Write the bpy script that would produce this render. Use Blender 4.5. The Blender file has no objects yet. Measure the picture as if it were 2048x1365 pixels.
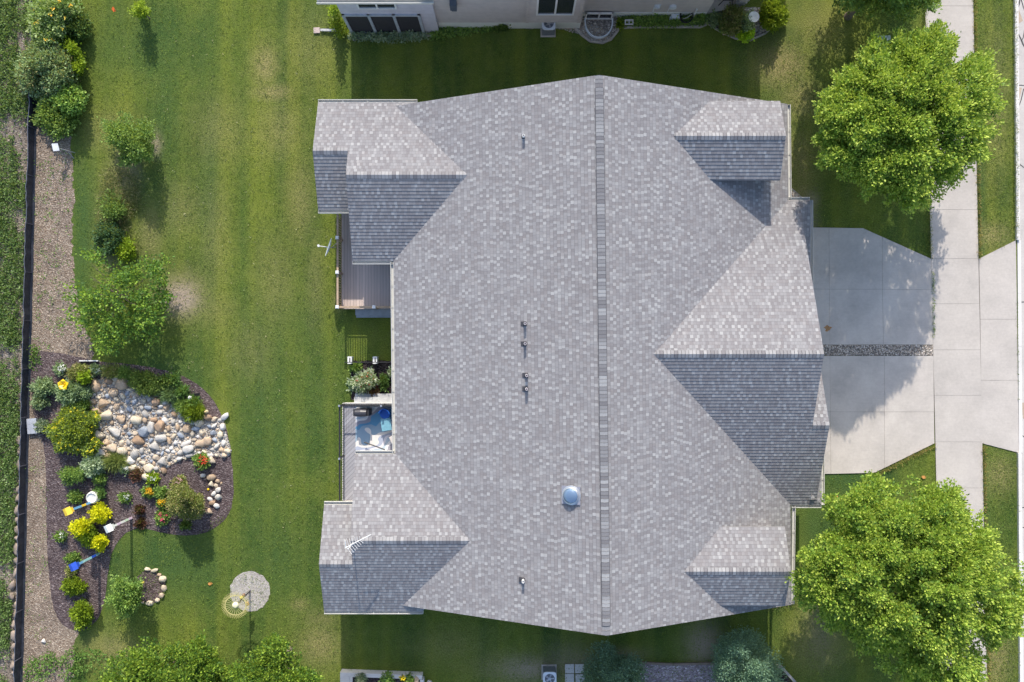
import bpy, math, random
import numpy as np
from mathutils import Vector, Matrix

SC = bpy.context.scene
COL = SC.collection
U = 0.024            # metres on the ground per unit of plan
H = 38.0             # drone height
R = math.radians

# ------------------------------------------------------------------ camera
cam_d = bpy.data.cameras.new('camera')
cam = bpy.data.objects.new('camera', cam_d)
COL.objects.link(cam)
cam.location = (0, 0, H)
cam.rotation_euler = (0, 0, 0)
cam_d.sensor_width = 36
cam_d.lens = 18.0 / (1024 * U / H)
cam_d.clip_end = 500
SC.camera = cam

# ------------------------------------------------------------------ light
SUN_EL = 33.0
w = bpy.data.worlds.new('World')
SC.world = w
w.use_nodes = True
nt = w.node_tree
bg = nt.nodes['Background']
sky = nt.nodes.new('ShaderNodeTexSky')
sky.sky_type = 'NISHITA'
sky.sun_disc = False
sky.sun_elevation = R(SUN_EL)
sky.sun_rotation = R(0)
sky.air_density = 1.0
sky.dust_density = 1.6
nt.links.new(sky.outputs[0], bg.inputs[0])
bg.inputs[1].default_value = 0.15
sl = bpy.data.lights.new('sun', 'SUN')
sl.energy = 2.8
sl.angle = R(0.6)
sl.color = (1.0, 0.93, 0.82)
so = bpy.data.objects.new('sun', sl)
COL.objects.link(so)
so.rotation_euler = (R(-(90 - SUN_EL)), 0, R(0.4))
so.location = (0, 20, 30)
SC.view_settings.view_transform = 'Standard'
SC.view_settings.look = 'None'
SC.view_settings.exposure = 0.84
SC.view_settings.gamma = 1.0
SC.cycles.max_bounces = 6
SC.cycles.transparent_max_bounces = 6

# ------------------------------------------------------------------ helpers
def W(px, py, z=0.0):
    k = 1 - z / H
    return Vector(((px - 1024) * U * k, (682.5 - py) * U * k, z))

def Cc(x, y, z=0.0):
    return Vector((x * U, -y * U, z))

def tag(o, label=None, cat=None, group=None, kind=None):
    if label: o['label'] = label
    if cat: o['category'] = cat
    if group: o['group'] = group
    if kind: o['kind'] = kind
    return o

def empty(name, loc, label=None, cat=None, group=None, rz=0):
    o = bpy.data.objects.new(name, None)
    o.empty_display_size = 0.2
    COL.objects.link(o)
    o.location = loc
    o.rotation_euler = (0, 0, rz)
    return tag(o, label, cat, group)

def attach(o, parent):
    o.parent = parent
    o.location = Vector(o.location) - Vector(parent.location)
    return o

def wpos(o):
    p = Vector((0, 0, 0))
    while o is not None:
        p += Vector(o.location); o = o.parent
    return p

class MB:
    def __init__(s):
        s.v = []; s.f = []; s.uv = []; s.m = []; s.sm = []
    def face(s, pts, m=0, uv=None, smooth=False):
        i = len(s.v)
        s.v += [tuple(p) for p in pts]
        s.f.append(tuple(range(i, i + len(pts))))
        s.uv.append(uv); s.m.append(m); s.sm.append(smooth)
    def box(s, c, size, rz=0.0, m=0, tilt=None):
        hx, hy, hz = size[0] / 2, size[1] / 2, size[2] / 2
        M = Matrix.Rotation(rz, 3, 'Z')
        if tilt is not None: M = M @ tilt
        c = Vector(c)
        P = [c + M @ Vector((x, y, z)) for z in (-hz, hz) for y in (-hy, hy) for x in (-hx, hx)]
        for q in ((0, 2, 3, 1), (4, 5, 7, 6), (0, 1, 5, 4), (2, 6, 7, 3), (0, 4, 6, 2), (1, 3, 7, 5)):
            s.face([P[k] for k in q], m)
    def prism(s, pts, z0, z1, m=0, mside=None, uv=None):
        n = len(pts)
        a = sum(pts[i][0] * pts[(i + 1) % n][1] - pts[(i + 1) % n][0] * pts[i][1] for i in range(n))
        if a < 0: pts = list(pts)[::-1]
        s.face([(p[0], p[1], z1) for p in pts], m)
        s.face([(p[0], p[1], z0) for p in pts][::-1], m)
        ms = m if mside is None else mside
        for i in range(n):
            a_, b_ = pts[i], pts[(i + 1) % n]
            s.face([(a_[0], a_[1], z0), (b_[0], b_[1], z0), (b_[0], b_[1], z1), (a_[0], a_[1], z1)], ms)
    def tube(s, p0, p1, r0, r1=None, n=10, m=0, caps=True):
        r1 = r0 if r1 is None else r1
        p0 = Vector(p0); p1 = Vector(p1)
        d = (p1 - p0).normalized()
        a = d.orthogonal().normalized(); b = d.cross(a)
        A = [p0 + (a * math.cos(t) + b * math.sin(t)) * r0 for t in [2 * math.pi * i / n for i in range(n)]]
        B = [p1 + (a * math.cos(t) + b * math.sin(t)) * r1 for t in [2 * math.pi * i / n for i in range(n)]]
        for i in range(n):
            j = (i + 1) % n
            s.face([A[i], A[j], B[j], B[i]], m, smooth=True)
        if caps:
            s.face(A[::-1], m); s.face(B, m)
    def path(s, pts, r, n=8, m=0):
        rr = r if isinstance(r, (list, tuple)) else [r] * len(pts)
        for i in range(len(pts) - 1):
            s.tube(pts[i], pts[i + 1], rr[i], rr[i + 1], n, m)
    def lathe(s, c, prof, n=20, m=0, axis=None):
        """prof: list of (r, h) along axis"""
        c = Vector(c); d = Vector(axis or (0, 0, 1)).normalized()
        a = d.orthogonal().normalized(); b = d.cross(a)
        rings = []
        for r, h in prof:
            rings.append([c + d * h + (a * math.cos(2 * math.pi * i / n) + b * math.sin(2 * math.pi * i / n)) * max(r, 1e-4) for i in range(n)])
        for k in range(len(rings) - 1):
            for i in range(n):
                j = (i + 1) % n
                s.face([rings[k][i], rings[k][j], rings[k + 1][j], rings[k + 1][i]], m, smooth=True)
    def build(s, name, mats, parent=None, origin=None):
        me = bpy.data.meshes.new(name)
        o0 = Vector(origin) if origin is not None else Vector((0, 0, 0))
        me.from_pydata([tuple(Vector(p) - o0) for p in s.v], [], s.f)
        if not isinstance(mats, (list, tuple)): mats = [mats]
        for m in mats: me.materials.append(m)
        me.polygons.foreach_set('material_index', s.m)
        me.polygons.foreach_set('use_smooth', s.sm)
        if any(u is not None for u in s.uv):
            ul = me.uv_layers.new(name='UVMap')
            k = 0; buf = []
            for f, u in zip(s.f, s.uv):
                for j in range(len(f)):
                    buf += list(u[j]) if u is not None else [0.0, 0.0]
            ul.data.foreach_set('uv', buf)
        me.update()
        o = bpy.data.objects.new(name, me)
        COL.objects.link(o)
        o.location = o0
        if parent is not None:
            o.location = o0 - wpos(parent)
            o.parent = parent
        return o

# ------------------------------------------------------------------ materials
class NT:
    def __init__(s, name, rough=0.8, spec=0.3):
        s.mat = bpy.data.materials.new(name); s.mat.use_nodes = True
        s.t = s.mat.node_tree; s.n = s.t.nodes; s.l = s.t.links
        s.b = s.n['Principled BSDF']
        s.b.inputs['Roughness'].default_value = rough
        s.b.inputs['Specular IOR Level'].default_value = spec
    def node(s, typ, **kw):
        x = s.n.new(typ)
        for k, v in kw.items(): setattr(x, k, v)
        return x
    def link(s, a, b): s.l.new(a, b)
    def val(s, sock, v):
        if isinstance(v, (int, float)): sock.default_value = v
        elif isinstance(v, (tuple, list)):
            sock.default_value = tuple(v) + ((1,) if len(v) == 3 and sock.type == 'RGBA' else ())
        else: s.link(v, sock)
    def math(s, op, a, b=0.0, c=0.0, clamp=False):
        x = s.node('ShaderNodeMath', operation=op); x.use_clamp = clamp
        s.val(x.inputs[0], a); s.val(x.inputs[1], b)
        if op in ('MULTIPLY_ADD', 'SMOOTHSTEP'): s.val(x.inputs[2], c)
        return x.outputs[0]
    def mix(s, f, a, b, blend='MIX'):
        x = s.node('ShaderNodeMix', data_type='RGBA', blend_type=blend)
        s.val(x.inputs[0], f); s.val(x.inputs[6], a); s.val(x.inputs[7], b)
        return x.outputs[2]
    def coord(s, which='Object'):
        return s.node('ShaderNodeTexCoord').outputs[which]
    def mapping(s, vec, scale=(1, 1, 1), rot=(0, 0, 0), loc=(0, 0, 0)):
        x = s.node('ShaderNodeMapping')
        s.link(vec, x.inputs[0]); x.inputs[1].default_value = loc
        x.inputs[2].default_value = rot; x.inputs[3].default_value = scale
        return x.outputs[0]
    def noise(s, vec, scale=5, detail=4, rough=0.55, dist=0.0, out='Fac'):
        x = s.node('ShaderNodeTexNoise')
        if vec is not None: s.link(vec, x.inputs['Vector'])
        x.inputs['Scale'].default_value = scale; x.inputs['Detail'].default_value = detail
        x.inputs['Roughness'].default_value = rough; x.inputs['Distortion'].default_value = dist
        return x.outputs[out]
    def vor(s, vec, scale=5, feature='F1', out='Distance', rand=1.0):
        x = s.node('ShaderNodeTexVoronoi', feature=feature)
        s.link(vec, x.inputs['Vector']); x.inputs['Scale'].default_value = scale
        x.inputs['Randomness'].default_value = rand
        return x.outputs[out]
    def ramp(s, fac, stops, interp='LINEAR'):
        x = s.node('ShaderNodeValToRGB'); cr = x.color_ramp; cr.interpolation = interp
        while len(cr.elements) < len(stops): cr.elements.new(0.5)
        for e, (p, c) in zip(cr.elements, stops):
            e.position = p; e.color = (*c, 1) if len(c) == 3 else c
        s.link(fac, x.inputs[0])
        return x.outputs[0]
    def white(s, vec, out='Value'):
        x = s.node('ShaderNodeTexWhiteNoise', noise_dimensions='3D')
        s.link(vec, x.inputs['Vector']); return x.outputs[out]
    def comb(s, x_, y_, z_=0.0):
        x = s.node('ShaderNodeCombineXYZ')
        s.val(x.inputs[0], x_); s.val(x.inputs[1], y_); s.val(x.inputs[2], z_)
        return x.outputs[0]
    def sep(s, vec):
        x = s.node('ShaderNodeSeparateXYZ'); s.link(vec, x.inputs[0]); return x.outputs
    def attr(s, name, out='Fac'):
        x = s.node('ShaderNodeAttribute', attribute_name=name); return x.outputs[out]
    def bump(s, h, dist=0.01, strength=1.0):
        x = s.node('ShaderNodeBump'); s.link(h, x.inputs['Height'])
        x.inputs['Distance'].default_value = dist; x.inputs['Strength'].default_value = strength
        s.link(x.outputs[0], s.b.inputs['Normal'])
    def color(s, c): s.val(s.b.inputs['Base Color'], c)

def simple(name, c, rough=0.6, metal=0.0, var=0.12, scale=6.0, spec=0.4, bump=0.0):
    t = NT(name, rough, spec)
    n = t.noise(t.coord(), scale, 5)
    a = tuple(x * (1 - var) for x in c); b = tuple(min(1, x * (1 + var)) for x in c)
    t.color(t.ramp(n, [(0.3, a), (0.7, b)]))
    t.b.inputs['Metallic'].default_value = metal
    if bump: t.bump(t.noise(t.coord(), scale * 6, 3), bump)
    return t.mat

def m_shingle():
    t = NT('shingle', 0.93, 0.15)
    uv = t.sep(t.coord('UV'))
    vv = t.math('DIVIDE', uv[1], 0.148)
    row = t.math('FLOOR', vv); fv = t.math('FRACT', vv)
    rr = t.white(t.comb(row, 3.7, 1.0))
    wob = t.noise(t.comb(t.math('MULTIPLY', uv[0], 1.0), t.math('MULTIPLY', row, 7.3)), 2.3, 1)
    uu = t.math('ADD', t.math('ADD', t.math('DIVIDE', uv[0], 0.128), t.math('MULTIPLY', rr, 17.0)), t.math('MULTIPLY', wob, 0.9))
    cell = t.math('FLOOR', uu); fu = t.math('FRACT', uu)
    r1 = t.white(t.comb(cell, row, 0.0))
    cell2 = t.math('FLOOR', t.math('DIVIDE', uu, 2.0))
    r2 = t.white(t.comb(cell2, row, 9.0))
    big = t.noise(t.coord('UV'), 0.9, 3)
    # the laminated tabs: a light tab over a darker base layer
    par = t.math('FRACT', t.math('MULTIPLY', cell, 0.5))
    val = t.math('ADD', t.math('ADD', t.math('MULTIPLY', r1, 0.60), t.math('MULTIPLY', par, 0.52)), t.math('MULTIPLY', big, 0.14))
    colr = t.ramp(val, [(0.0, (0.205, 0.195, 0.200)), (0.35, (0.230, 0.220, 0.226)), (0.48, (0.256, 0.249, 0.256)),
                        (0.62, (0.275, 0.270, 0.276)), (0.78, (0.318, 0.314, 0.318)), (0.92, (0.372, 0.369, 0.370))])
    warm = t.white(t.comb(cell2, row, 31.0))
    colr = t.mix(t.math('MULTIPLY', t.math('GREATER_THAN', warm, 0.75), 0.25), colr, (0.248, 0.222, 0.218))
    gran = t.noise(t.coord('UV'), 60, 2)
    colr = t.mix(0.35, colr, t.ramp(gran, [(0.3, (0.28, 0.28, 0.28)), (0.7, (0.75, 0.75, 0.75))]), 'OVERLAY')
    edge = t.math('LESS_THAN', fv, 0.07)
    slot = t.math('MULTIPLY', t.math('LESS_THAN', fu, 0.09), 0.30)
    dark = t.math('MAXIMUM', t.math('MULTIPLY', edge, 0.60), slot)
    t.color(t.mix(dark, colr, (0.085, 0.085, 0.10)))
    hgt = t.math('ADD', t.math('SUBTRACT', 1.0, fv), t.math('MULTIPLY', r1, 0.45))
    t.bump(t.math('MULTIPLY', r1, 1.0), 0.004, 1.0)
    return t.mat

def m_cap():
    t = NT('ridge_cap_shingle', 0.93, 0.15)
    uv = t.sep(t.coord('UV'))
    r = t.white(t.comb(t.math('FLOOR', t.math('ADD', uv[0], 0.001)), 5.0, 2.0))
    gran = t.noise(t.coord(), 50, 2)
    c = t.ramp(r, [(0, (0.20, 0.192, 0.20)), (0.5, (0.255, 0.25, 0.257)), (1, (0.39, 0.388, 0.39))])
    t.color(t.mix(0.3, c, t.ramp(gran, [(0.3, (0.3, 0.3, 0.3)), (0.7, (0.7, 0.7, 0.7))]), 'OVERLAY'))
    return t.mat

def m_siding(c, name='siding'):
    t = NT(name, 0.7, 0.25)
    z = t.sep(t.coord())[2]
    f = t.math('FRACT', t.math('DIVIDE', z, 0.16))
    n = t.noise(t.coord(), 3, 4)
    col = t.ramp(n, [(0.3, tuple(x * 0.92 for x in c)), (0.7, tuple(x * 1.06 for x in c))])
    t.color(t.mix(t.math('MULTIPLY', t.math('LESS_THAN', f, 0.12), 0.4), col, tuple(x * 0.35 for x in c)))
    t.bump(t.math('SUBTRACT', 1.0, f), 0.012)
    return t.mat

def m_grass():
    t = NT('lawn_grass', 0.9, 0.12)
    co = t.coord()
    n1 = t.noise(co, 0.35, 5, 0.6)
    n2 = t.noise(co, 2.2, 5, 0.65)
    n3 = t.noise(co, 13, 4, 0.7)
    n4 = t.noise(t.mapping(co, (30, 17, 20)), 1.0, 4, 0.75)
    st = t.noise(t.mapping(co, (0.9, 0.03, 1), loc=(3.1, 0, 0)), 1.0, 2, 0.5)
    base = t.ramp(n1, [(0.32, (0.056, 0.098, 0.022)), (0.5, (0.088, 0.136, 0.026)), (0.68, (0.150, 0.190, 0.034))])
    base = t.mix(t.math('MULTIPLY', t.ramp(st, [(0.40, (0, 0, 0)), (0.60, (1, 1, 1))]), 0.42), base, (0.250, 0.275, 0.034))
    bx = t.math('ADD', t.math('MULTIPLY', t.sep(co)[0], 3.9), t.math('MULTIPLY', t.noise(t.mapping(co, (0.5, 0.12, 1)), 1.0, 2), 4.0))
    band = t.math('ADD', 0.5, t.math('MULTIPLY', t.math('SINE', bx), 0.5))
    base = t.mix(t.math('MULTIPLY', band, 0.24), base, (0.060, 0.116, 0.024))
    base = t.mix(t.ramp(n2, [(0.45, (0, 0, 0)), (0.8, (0.5, 0.5, 0.5))]), base, (0.190, 0.210, 0.060))
    cool = t.attr('lush')
    base = t.mix(cool, base, (0.050, 0.108, 0.034))
    dry = t.attr('dry')
    dn = t.math('MULTIPLY', dry, t.math('ADD', 0.35, t.math('MULTIPLY', n3, 1.3)), clamp=True)
    base = t.mix(dn, base, t.mix(n3, (0.22, 0.20, 0.06), (0.40, 0.33, 0.17)))
    fine = t.ramp(n3, [(0.28, (0.30, 0.30, 0.30)), (0.72, (0.70, 0.70, 0.70))])
    base = t.mix(0.6, base, fine, 'OVERLAY')
    f2 = t.ramp(n4, [(0.3, (0.22, 0.22, 0.22)), (0.7, (0.78, 0.78, 0.78))])
    base = t.mix(0.9, base, f2, 'OVERLAY')
    dirt = t.attr('dirt')
    dd = t.math('MULTIPLY', dirt, t.math('ADD', 0.5, n3), clamp=True)
    base = t.mix(dd, base, t.mix(n4, (0.26, 0.20, 0.15), (0.52, 0.43, 0.34)))
    t.color(base)
    t.bump(t.math('ADD', t.math('MULTIPLY', n3, 0.6), n4), 0.05, 0.9)
    return t.mat

def m_mulch(name, c1, c2, c3, sc=16.0):
    t = NT(name, 0.95, 0.1)
    co = t.coord()
    ang = t.noise(co, 3.0, 2)
    v = t.node('ShaderNodeTexVoronoi', feature='F1')
    t.link(t.mapping(co, (sc, sc * 1.7, sc)), v.inputs['Vector']); v.inputs['Scale'].default_value = 1.0
    s_ = t.sep(v.outputs['Color'])
    chip = t.ramp(s_[0], [(0.0, c1), (0.55, c2), (0.93, c3), (1.0, tuple(min(1, x * 1.7) for x in c3))])
    big = t.noise(co, 0.8, 5, 0.6)
    chip = t.mix(0.55, chip, t.ramp(big, [(0.32, (0.30, 0.30, 0.31)), (0.5, (0.48, 0.48, 0.48)), (0.7, (0.68, 0.66, 0.62))]), 'OVERLAY')
    fine = t.noise(co, 30, 4, 0.7)
    chip = t.mix(0.6, chip, t.ramp(fine, [(0.3, (0.25, 0.25, 0.25)), (0.7, (0.75, 0.75, 0.75))]), 'OVERLAY')
    t.color(chip)
    t.bump(t.math('ADD', v.outputs['Distance'], fine), 0.045, 0.9)
    return t.mat

def m_concrete(name, c, dirt=0.15):
    t = NT(name, 0.88, 0.2)
    co = t.coord()
    n1 = t.noise(co, 0.7, 6, 0.6); n2 = t.noise(co, 9, 5, 0.7); n3 = t.noise(t.mapping(co, (1.5, 40, 1)), 1.0, 3, 0.6)
    base = t.ramp(n1, [(0.25, tuple(x * (1 - dirt) for x in c)), (0.6, c), (0.85, tuple(min(1, x * 1.06) for x in c))])
    base = t.mix(0.22, base, t.ramp(n2, [(0.3, (0.35, 0.35, 0.35)), (0.7, (0.65, 0.65, 0.65))]), 'OVERLAY')
    n5 = t.noise(co, 0.25, 3, 0.5, 1.5); base = t.mix(0.35, base, t.ramp(n5, [(0.35, (0.43, 0.43, 0.44)), (0.65, (0.56, 0.555, 0.55))]), 'OVERLAY')
    base = t.mix(0.14, base, t.ramp(n3, [(0.3, (0.35, 0.35, 0.35)), (0.7, (0.65, 0.65, 0.65))]), 'OVERLAY')
    r = t.white(t.sep(t.coord())[0])
    t.color(base)
    t.bump(n2, 0.004)
    return t.mat

def m_leaf(name='foliage_leaf', trans=0.34):
    t = NT(name, 0.55, 0.3)
    c = t.attr('col', 'Color')
    t.color(c)
    tr = t.node('ShaderNodeBsdfTranslucent')
    t.link(t.mix(0.5, c, (0.46, 0.52, 0.05)), tr.inputs[0])
    mx = t.node('ShaderNodeMixShader'); mx.inputs[0].default_value = trans
    out = t.n['Material Output']
    t.link(t.b.outputs[0], mx.inputs[1]); t.link(tr.outputs[0], mx.inputs[2]); t.link(mx.outputs[0], out.inputs[0])
    return t.mat

def m_petal():
    t = NT('petal', 0.6, 0.3); t.color(t.attr('col', 'Color')); return t.mat

def m_stone(name, c, c2):
    t = NT(name, 0.8, 0.3)
    co = t.coord(); info = t.node('ShaderNodeObjectInfo')
    n = t.noise(co, 3.0, 6, 0.65, 0.6)
    n2 = t.noise(co, 14.0, 4, 0.7)
    col = t.ramp(n, [(0.3, c), (0.7, c2)])
    rv = t.math('ADD', 0.40, t.math('MULTIPLY', info.outputs['Random'], 0.2))
    x = t.node('ShaderNodeCombineColor'); [t.link(rv, x.inputs[i]) for i in range(3)]
    col = t.mix(0.8, col, x.outputs[0], 'OVERLAY')
    t.color(t.mix(0.3, col, t.ramp(n2, [(0.3, (0.3, 0.3, 0.3)), (0.7, (0.7, 0.7, 0.7))]), 'OVERLAY'))
    t.bump(n2, 0.01)
    return t.mat

def m_boards(name, c, width, axis_rot=0.0, gapc=(0.05, 0.045, 0.04)):
    t = NT(name, 0.7, 0.3)
    v = t.mapping(t.coord(), (1, 1, 1), (0, 0, axis_rot))
    s_ = t.sep(v)
    x = t.math('DIVIDE', s_[0], width); f = t.math('FRACT', x); i = t.math('FLOOR', x)
    r = t.white(t.comb(i, 2.0, 1.0))
    g = t.noise(t.mapping(v, (25, 1.2, 1)), 1.0, 4, 0.6)
    col = t.ramp(t.math('ADD', t.math('MULTIPLY', r, 0.5), t.math('MULTIPLY', g, 0.5)), [(0.25, tuple(a * 0.82 for a in c)), (0.75, tuple(min(1, a * 1.15) for a in c))])
    gap = t.math('LESS_THAN', f, 0.06)
    t.color(t.mix(t.math('MULTIPLY', gap, 0.8), col, gapc))
    t.bump(t.math('SUBTRACT', 1.0, gap), 0.006)
    return t.mat

def m_glass(name='window_glass', c=(0.03, 0.035, 0.045)):
    t = NT(name, 0.08, 0.6); t.color(c); return t.mat

def m_rug():
    t = NT('woven_rug', 0.9, 0.1)
    v = t.mapping(t.coord(), (1, 1, 1), (0, 0, R(-38)))
    n = t.noise(v, 1.1, 1, 0.5, 0.0)
    s_ = t.sep(v)
    f = t.math('FRACT', t.math('ADD', t.math('MULTIPLY', s_[1], 0.62), t.math('MULTIPLY', n, 1.5)))
    col = t.ramp(f, [(0.0, (0.75, 0.72, 0.68)), (0.13, (0.30, 0.42, 0.52)), (0.27, (0.13, 0.32, 0.50)), (0.38, (0.36, 0.36, 0.42)),
                     (0.52, (0.80, 0.80, 0.80)), (0.66, (0.50, 0.60, 0.68)), (0.80, (0.78, 0.76, 0.80)), (0.90, (0.42, 0.46, 0.56))], 'CONSTANT')
    f2 = t.math('FRACT', t.math('MULTIPLY', f, 7.3))
    t.color(t.mix(0.0, col, (0, 0, 0)))
    return t.mat

M = {}
M['shingle'] = m_shingle()
M['cap'] = m_cap()
M['trim'] = simple('pale_trim', (0.66, 0.64, 0.58), 0.5, var=0.04)
M['gutter'] = simple('gutter_metal', (0.56, 0.55, 0.51), 0.4, var=0.04)
M['vent_black'] = simple('ridge_vent_plastic', (0.05, 0.05, 0.06), 0.7)
M['siding'] = m_siding((0.50, 0.46, 0.43))
M['siding_taupe'] = m_siding((0.60, 0.555, 0.53), 'siding_taupe')
M['siding_grey'] = m_siding((0.60, 0.58, 0.63), 'siding_grey')
M['foundation'] = m_concrete('foundation_concrete', (0.80, 0.82, 0.77))
M['white'] = simple('white_vinyl', (0.78, 0.78, 0.77), 0.45, var=0.03)
M['glass'] = m_glass()
M['screen'] = simple('insect_screen', (0.04, 0.038, 0.045), 0.8)
M['grass'] = m_grass()
M['mulch'] = m_mulch('dark_mulch', (0.074, 0.053, 0.054), (0.124, 0.094, 0.096), (0.21, 0.172, 0.170))
M['tan_mulch'] = m_mulch('weathered_wood_chips', (0.18, 0.132, 0.098), (0.29, 0.228, 0.178), (0.43, 0.36, 0.295), 20)
M['black_mulch'] = m_mulch('black_mulch', (0.03, 0.022, 0.024), (0.05, 0.04, 0.042), (0.10, 0.08, 0.08))
M['pink_mulch'] = m_mulch('red_rock_chips', (0.24, 0.19, 0.22), (0.36, 0.30, 0.33), (0.54, 0.48, 0.52), 14)
M['soil'] = m_mulch('field_soil', (0.16, 0.13, 0.105), (0.24, 0.20, 0.165), (0.34, 0.295, 0.25), 14)
M['gravel_bed'] = m_mulch('gravel_bed', (0.18, 0.16, 0.15), (0.38, 0.35, 0.32), (0.62, 0.58, 0.54), 14)
M['pale_gravel'] = m_mulch('pale_gravel', (0.50, 0.46, 0.43), (0.58, 0.54, 0.51), (0.68, 0.64, 0.61), 40)
M['dark_gravel'] = m_mulch('dark_gravel', (0.16, 0.14, 0.13), (0.30, 0.27, 0.24), (0.54, 0.50, 0.46), 14)
M['concrete'] = m_concrete('sidewalk_concrete', (0.51, 0.468, 0.428))
M['concrete2'] = m_concrete('driveway_concrete', (0.55, 0.503, 0.458), 0.24)
M['road'] = m_concrete('road_concrete', (0.53, 0.495, 0.465))
M['curb'] = m_concrete('curb_concrete', (0.70, 0.67, 0.64))
M['joint'] = simple('joint_dark', (0.24, 0.21, 0.18), 0.9)
M['tar'] = simple('crack_sealant', (0.06, 0.055, 0.055), 0.6)
M['patch'] = simple('road_patch', (0.42, 0.33, 0.25), 0.9)
M['leaf'] = m_leaf()
M['petal'] = m_petal()
M['bark'] = simple('bark', (0.20, 0.16, 0.13), 0.95, var=0.4, scale=14, bump=0.02)
M['black'] = simple('black_metal', (0.025, 0.025, 0.028), 0.4)
M['fabric_black'] = simple('black_silt_fabric', (0.030, 0.034, 0.048), 0.6, var=0.3)
M['deck_brown'] = m_boards('brown_deck_boards', (0.60, 0.50, 0.45), 0.14)
M['deck_grey'] = m_boards('grey_deck_boards', (0.34, 0.34, 0.37), 0.14, R(45))
M['wood_tan'] = simple('tan_wood', (0.42, 0.31, 0.21), 0.7, var=0.2)
M['rug'] = m_rug()
M['steel'] = simple('brushed_steel', (0.55, 0.56, 0.58), 0.35, 0.7)
M['ac'] = simple('ac_paint', (0.70, 0.74, 0.78), 0.45)
M['st_cream'] = m_stone('cream_stone', (0.50, 0.41, 0.29), (0.66, 0.57, 0.44))
M['st_tan'] = m_stone('tan_stone', (0.40, 0.29, 0.19), (0.58, 0.44, 0.31))
M['st_grey'] = m_stone('grey_stone', (0.34, 0.32, 0.29), (0.54, 0.51, 0.47))
M['st_blue'] = m_stone('blue_grey_stone', (0.22, 0.26, 0.31), (0.40, 0.43, 0.48))
M['st_rust'] = m_stone('rust_brown_stone', (0.30, 0.20, 0.13), (0.43, 0.30, 0.20))
M['st_white'] = m_stone('white_stone', (0.52, 0.49, 0.45), (0.68, 0.65, 0.61))
M['st_block'] = m_stone('brown_block_stone', (0.24, 0.19, 0.15), (0.38, 0.31, 0.26))

# ------------------------------------------------------------------ foliage engine
RNG = np.random.default_rng(7)
def pal(*cs): return np.array(cs, dtype=float)
G_MAPLE = pal((0.10, 0.20, 0.035), (0.15, 0.27, 0.04), (0.205, 0.345, 0.045), (0.28, 0.43, 0.055), (0.36, 0.50, 0.08), (0.47, 0.58, 0.10))
G_MID = pal((0.07, 0.14, 0.035), (0.11, 0.20, 0.045), (0.16, 0.27, 0.06), (0.24, 0.35, 0.08))
G_DARK = pal((0.05, 0.11, 0.03), (0.07, 0.145, 0.035), (0.11, 0.19, 0.05))
G_GREY = pal((0.15, 0.22, 0.11), (0.21, 0.30, 0.15), (0.28, 0.37, 0.20))
G_SPRUCE = pal((0.085, 0.15, 0.11), (0.12, 0.20, 0.14), (0.17, 0.27, 0.17), (0.07, 0.12, 0.09))
G_LIME = pal((0.24, 0.36, 0.02), (0.32, 0.44, 0.03), (0.18, 0.29, 0.02))
G_YELLOW = pal((0.62, 0.62, 0.01), (0.72, 0.68, 0.015), (0.52, 0.56, 0.02))
G_OLIVE = pal((0.13, 0.18, 0.04), (0.19, 0.24, 0.06), (0.26, 0.30, 0.09), (0.30, 0.27, 0.12))
G_MINT = pal((0.24, 0.34, 0.18), (0.32, 0.42, 0.26), (0.42, 0.50, 0.34))
G_BURG = pal((0.08, 0.03, 0.03), (0.14, 0.05, 0.045), (0.10, 0.06, 0.04))
G_WHITE = pal((0.55, 0.60, 0.45), (0.70, 0.72, 0.60), (0.30, 0.40, 0.20))
G_WEED = pal((0.09, 0.19, 0.035), (0.13, 0.25, 0.05), (0.17, 0.29, 0.07))

def leaf_arrays(C, D, per, spread, L, Wd, palette, up=0.8, rng=RNG, jitter=0.14):
    N = len(C)
    C = np.repeat(C, per, 0); D = np.repeat(D, per, 0)
    ci = np.repeat(rng.integers(0, len(palette), N), per)
    mix = rng.random(N * per) < 0.35
    ci = np.where(mix, rng.integers(0, len(palette), N * per), ci)
    n = N * per
    off = rng.normal(size=(n, 3)) * spread * 0.85 + D * rng.normal(size=(n, 1)) * spread * 1.35
    base = C + off
    ol = np.linalg.norm(off, axis=1)[:, None] + 1e-6
    d = off / ol * 0.8 + D * 0.35 + rng.normal(size=(n, 3)) * 0.35 + np.array([0, 0, 0.05])
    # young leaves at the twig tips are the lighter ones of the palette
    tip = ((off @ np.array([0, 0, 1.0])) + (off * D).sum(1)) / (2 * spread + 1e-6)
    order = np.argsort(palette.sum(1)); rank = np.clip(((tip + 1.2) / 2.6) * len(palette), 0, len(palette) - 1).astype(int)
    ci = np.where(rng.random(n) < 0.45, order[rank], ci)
    d /= np.linalg.norm(d, axis=1)[:, None]
    upv = D * 0.5 + np.array([0, 0, up]) + rng.normal(size=(n, 3)) * 0.45
    s = np.cross(d, upv); s /= (np.linalg.norm(s, axis=1)[:, None] + 1e-6)
    l = (L * rng.uniform(0.65, 1.35, n))[:, None]
    w_ = (Wd * rng.uniform(0.7, 1.3, n))[:, None]
    v0 = base; v1 = base + d * l * 0.5 + s * w_; v2 = base + d * l; v3 = base + d * l * 0.5 - s * w_
    V = np.stack([v0, v1, v2, v3], 1).reshape(-1, 3)
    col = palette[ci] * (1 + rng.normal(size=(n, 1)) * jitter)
    return V, np.clip(col, 0.005, 0.95)

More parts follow.
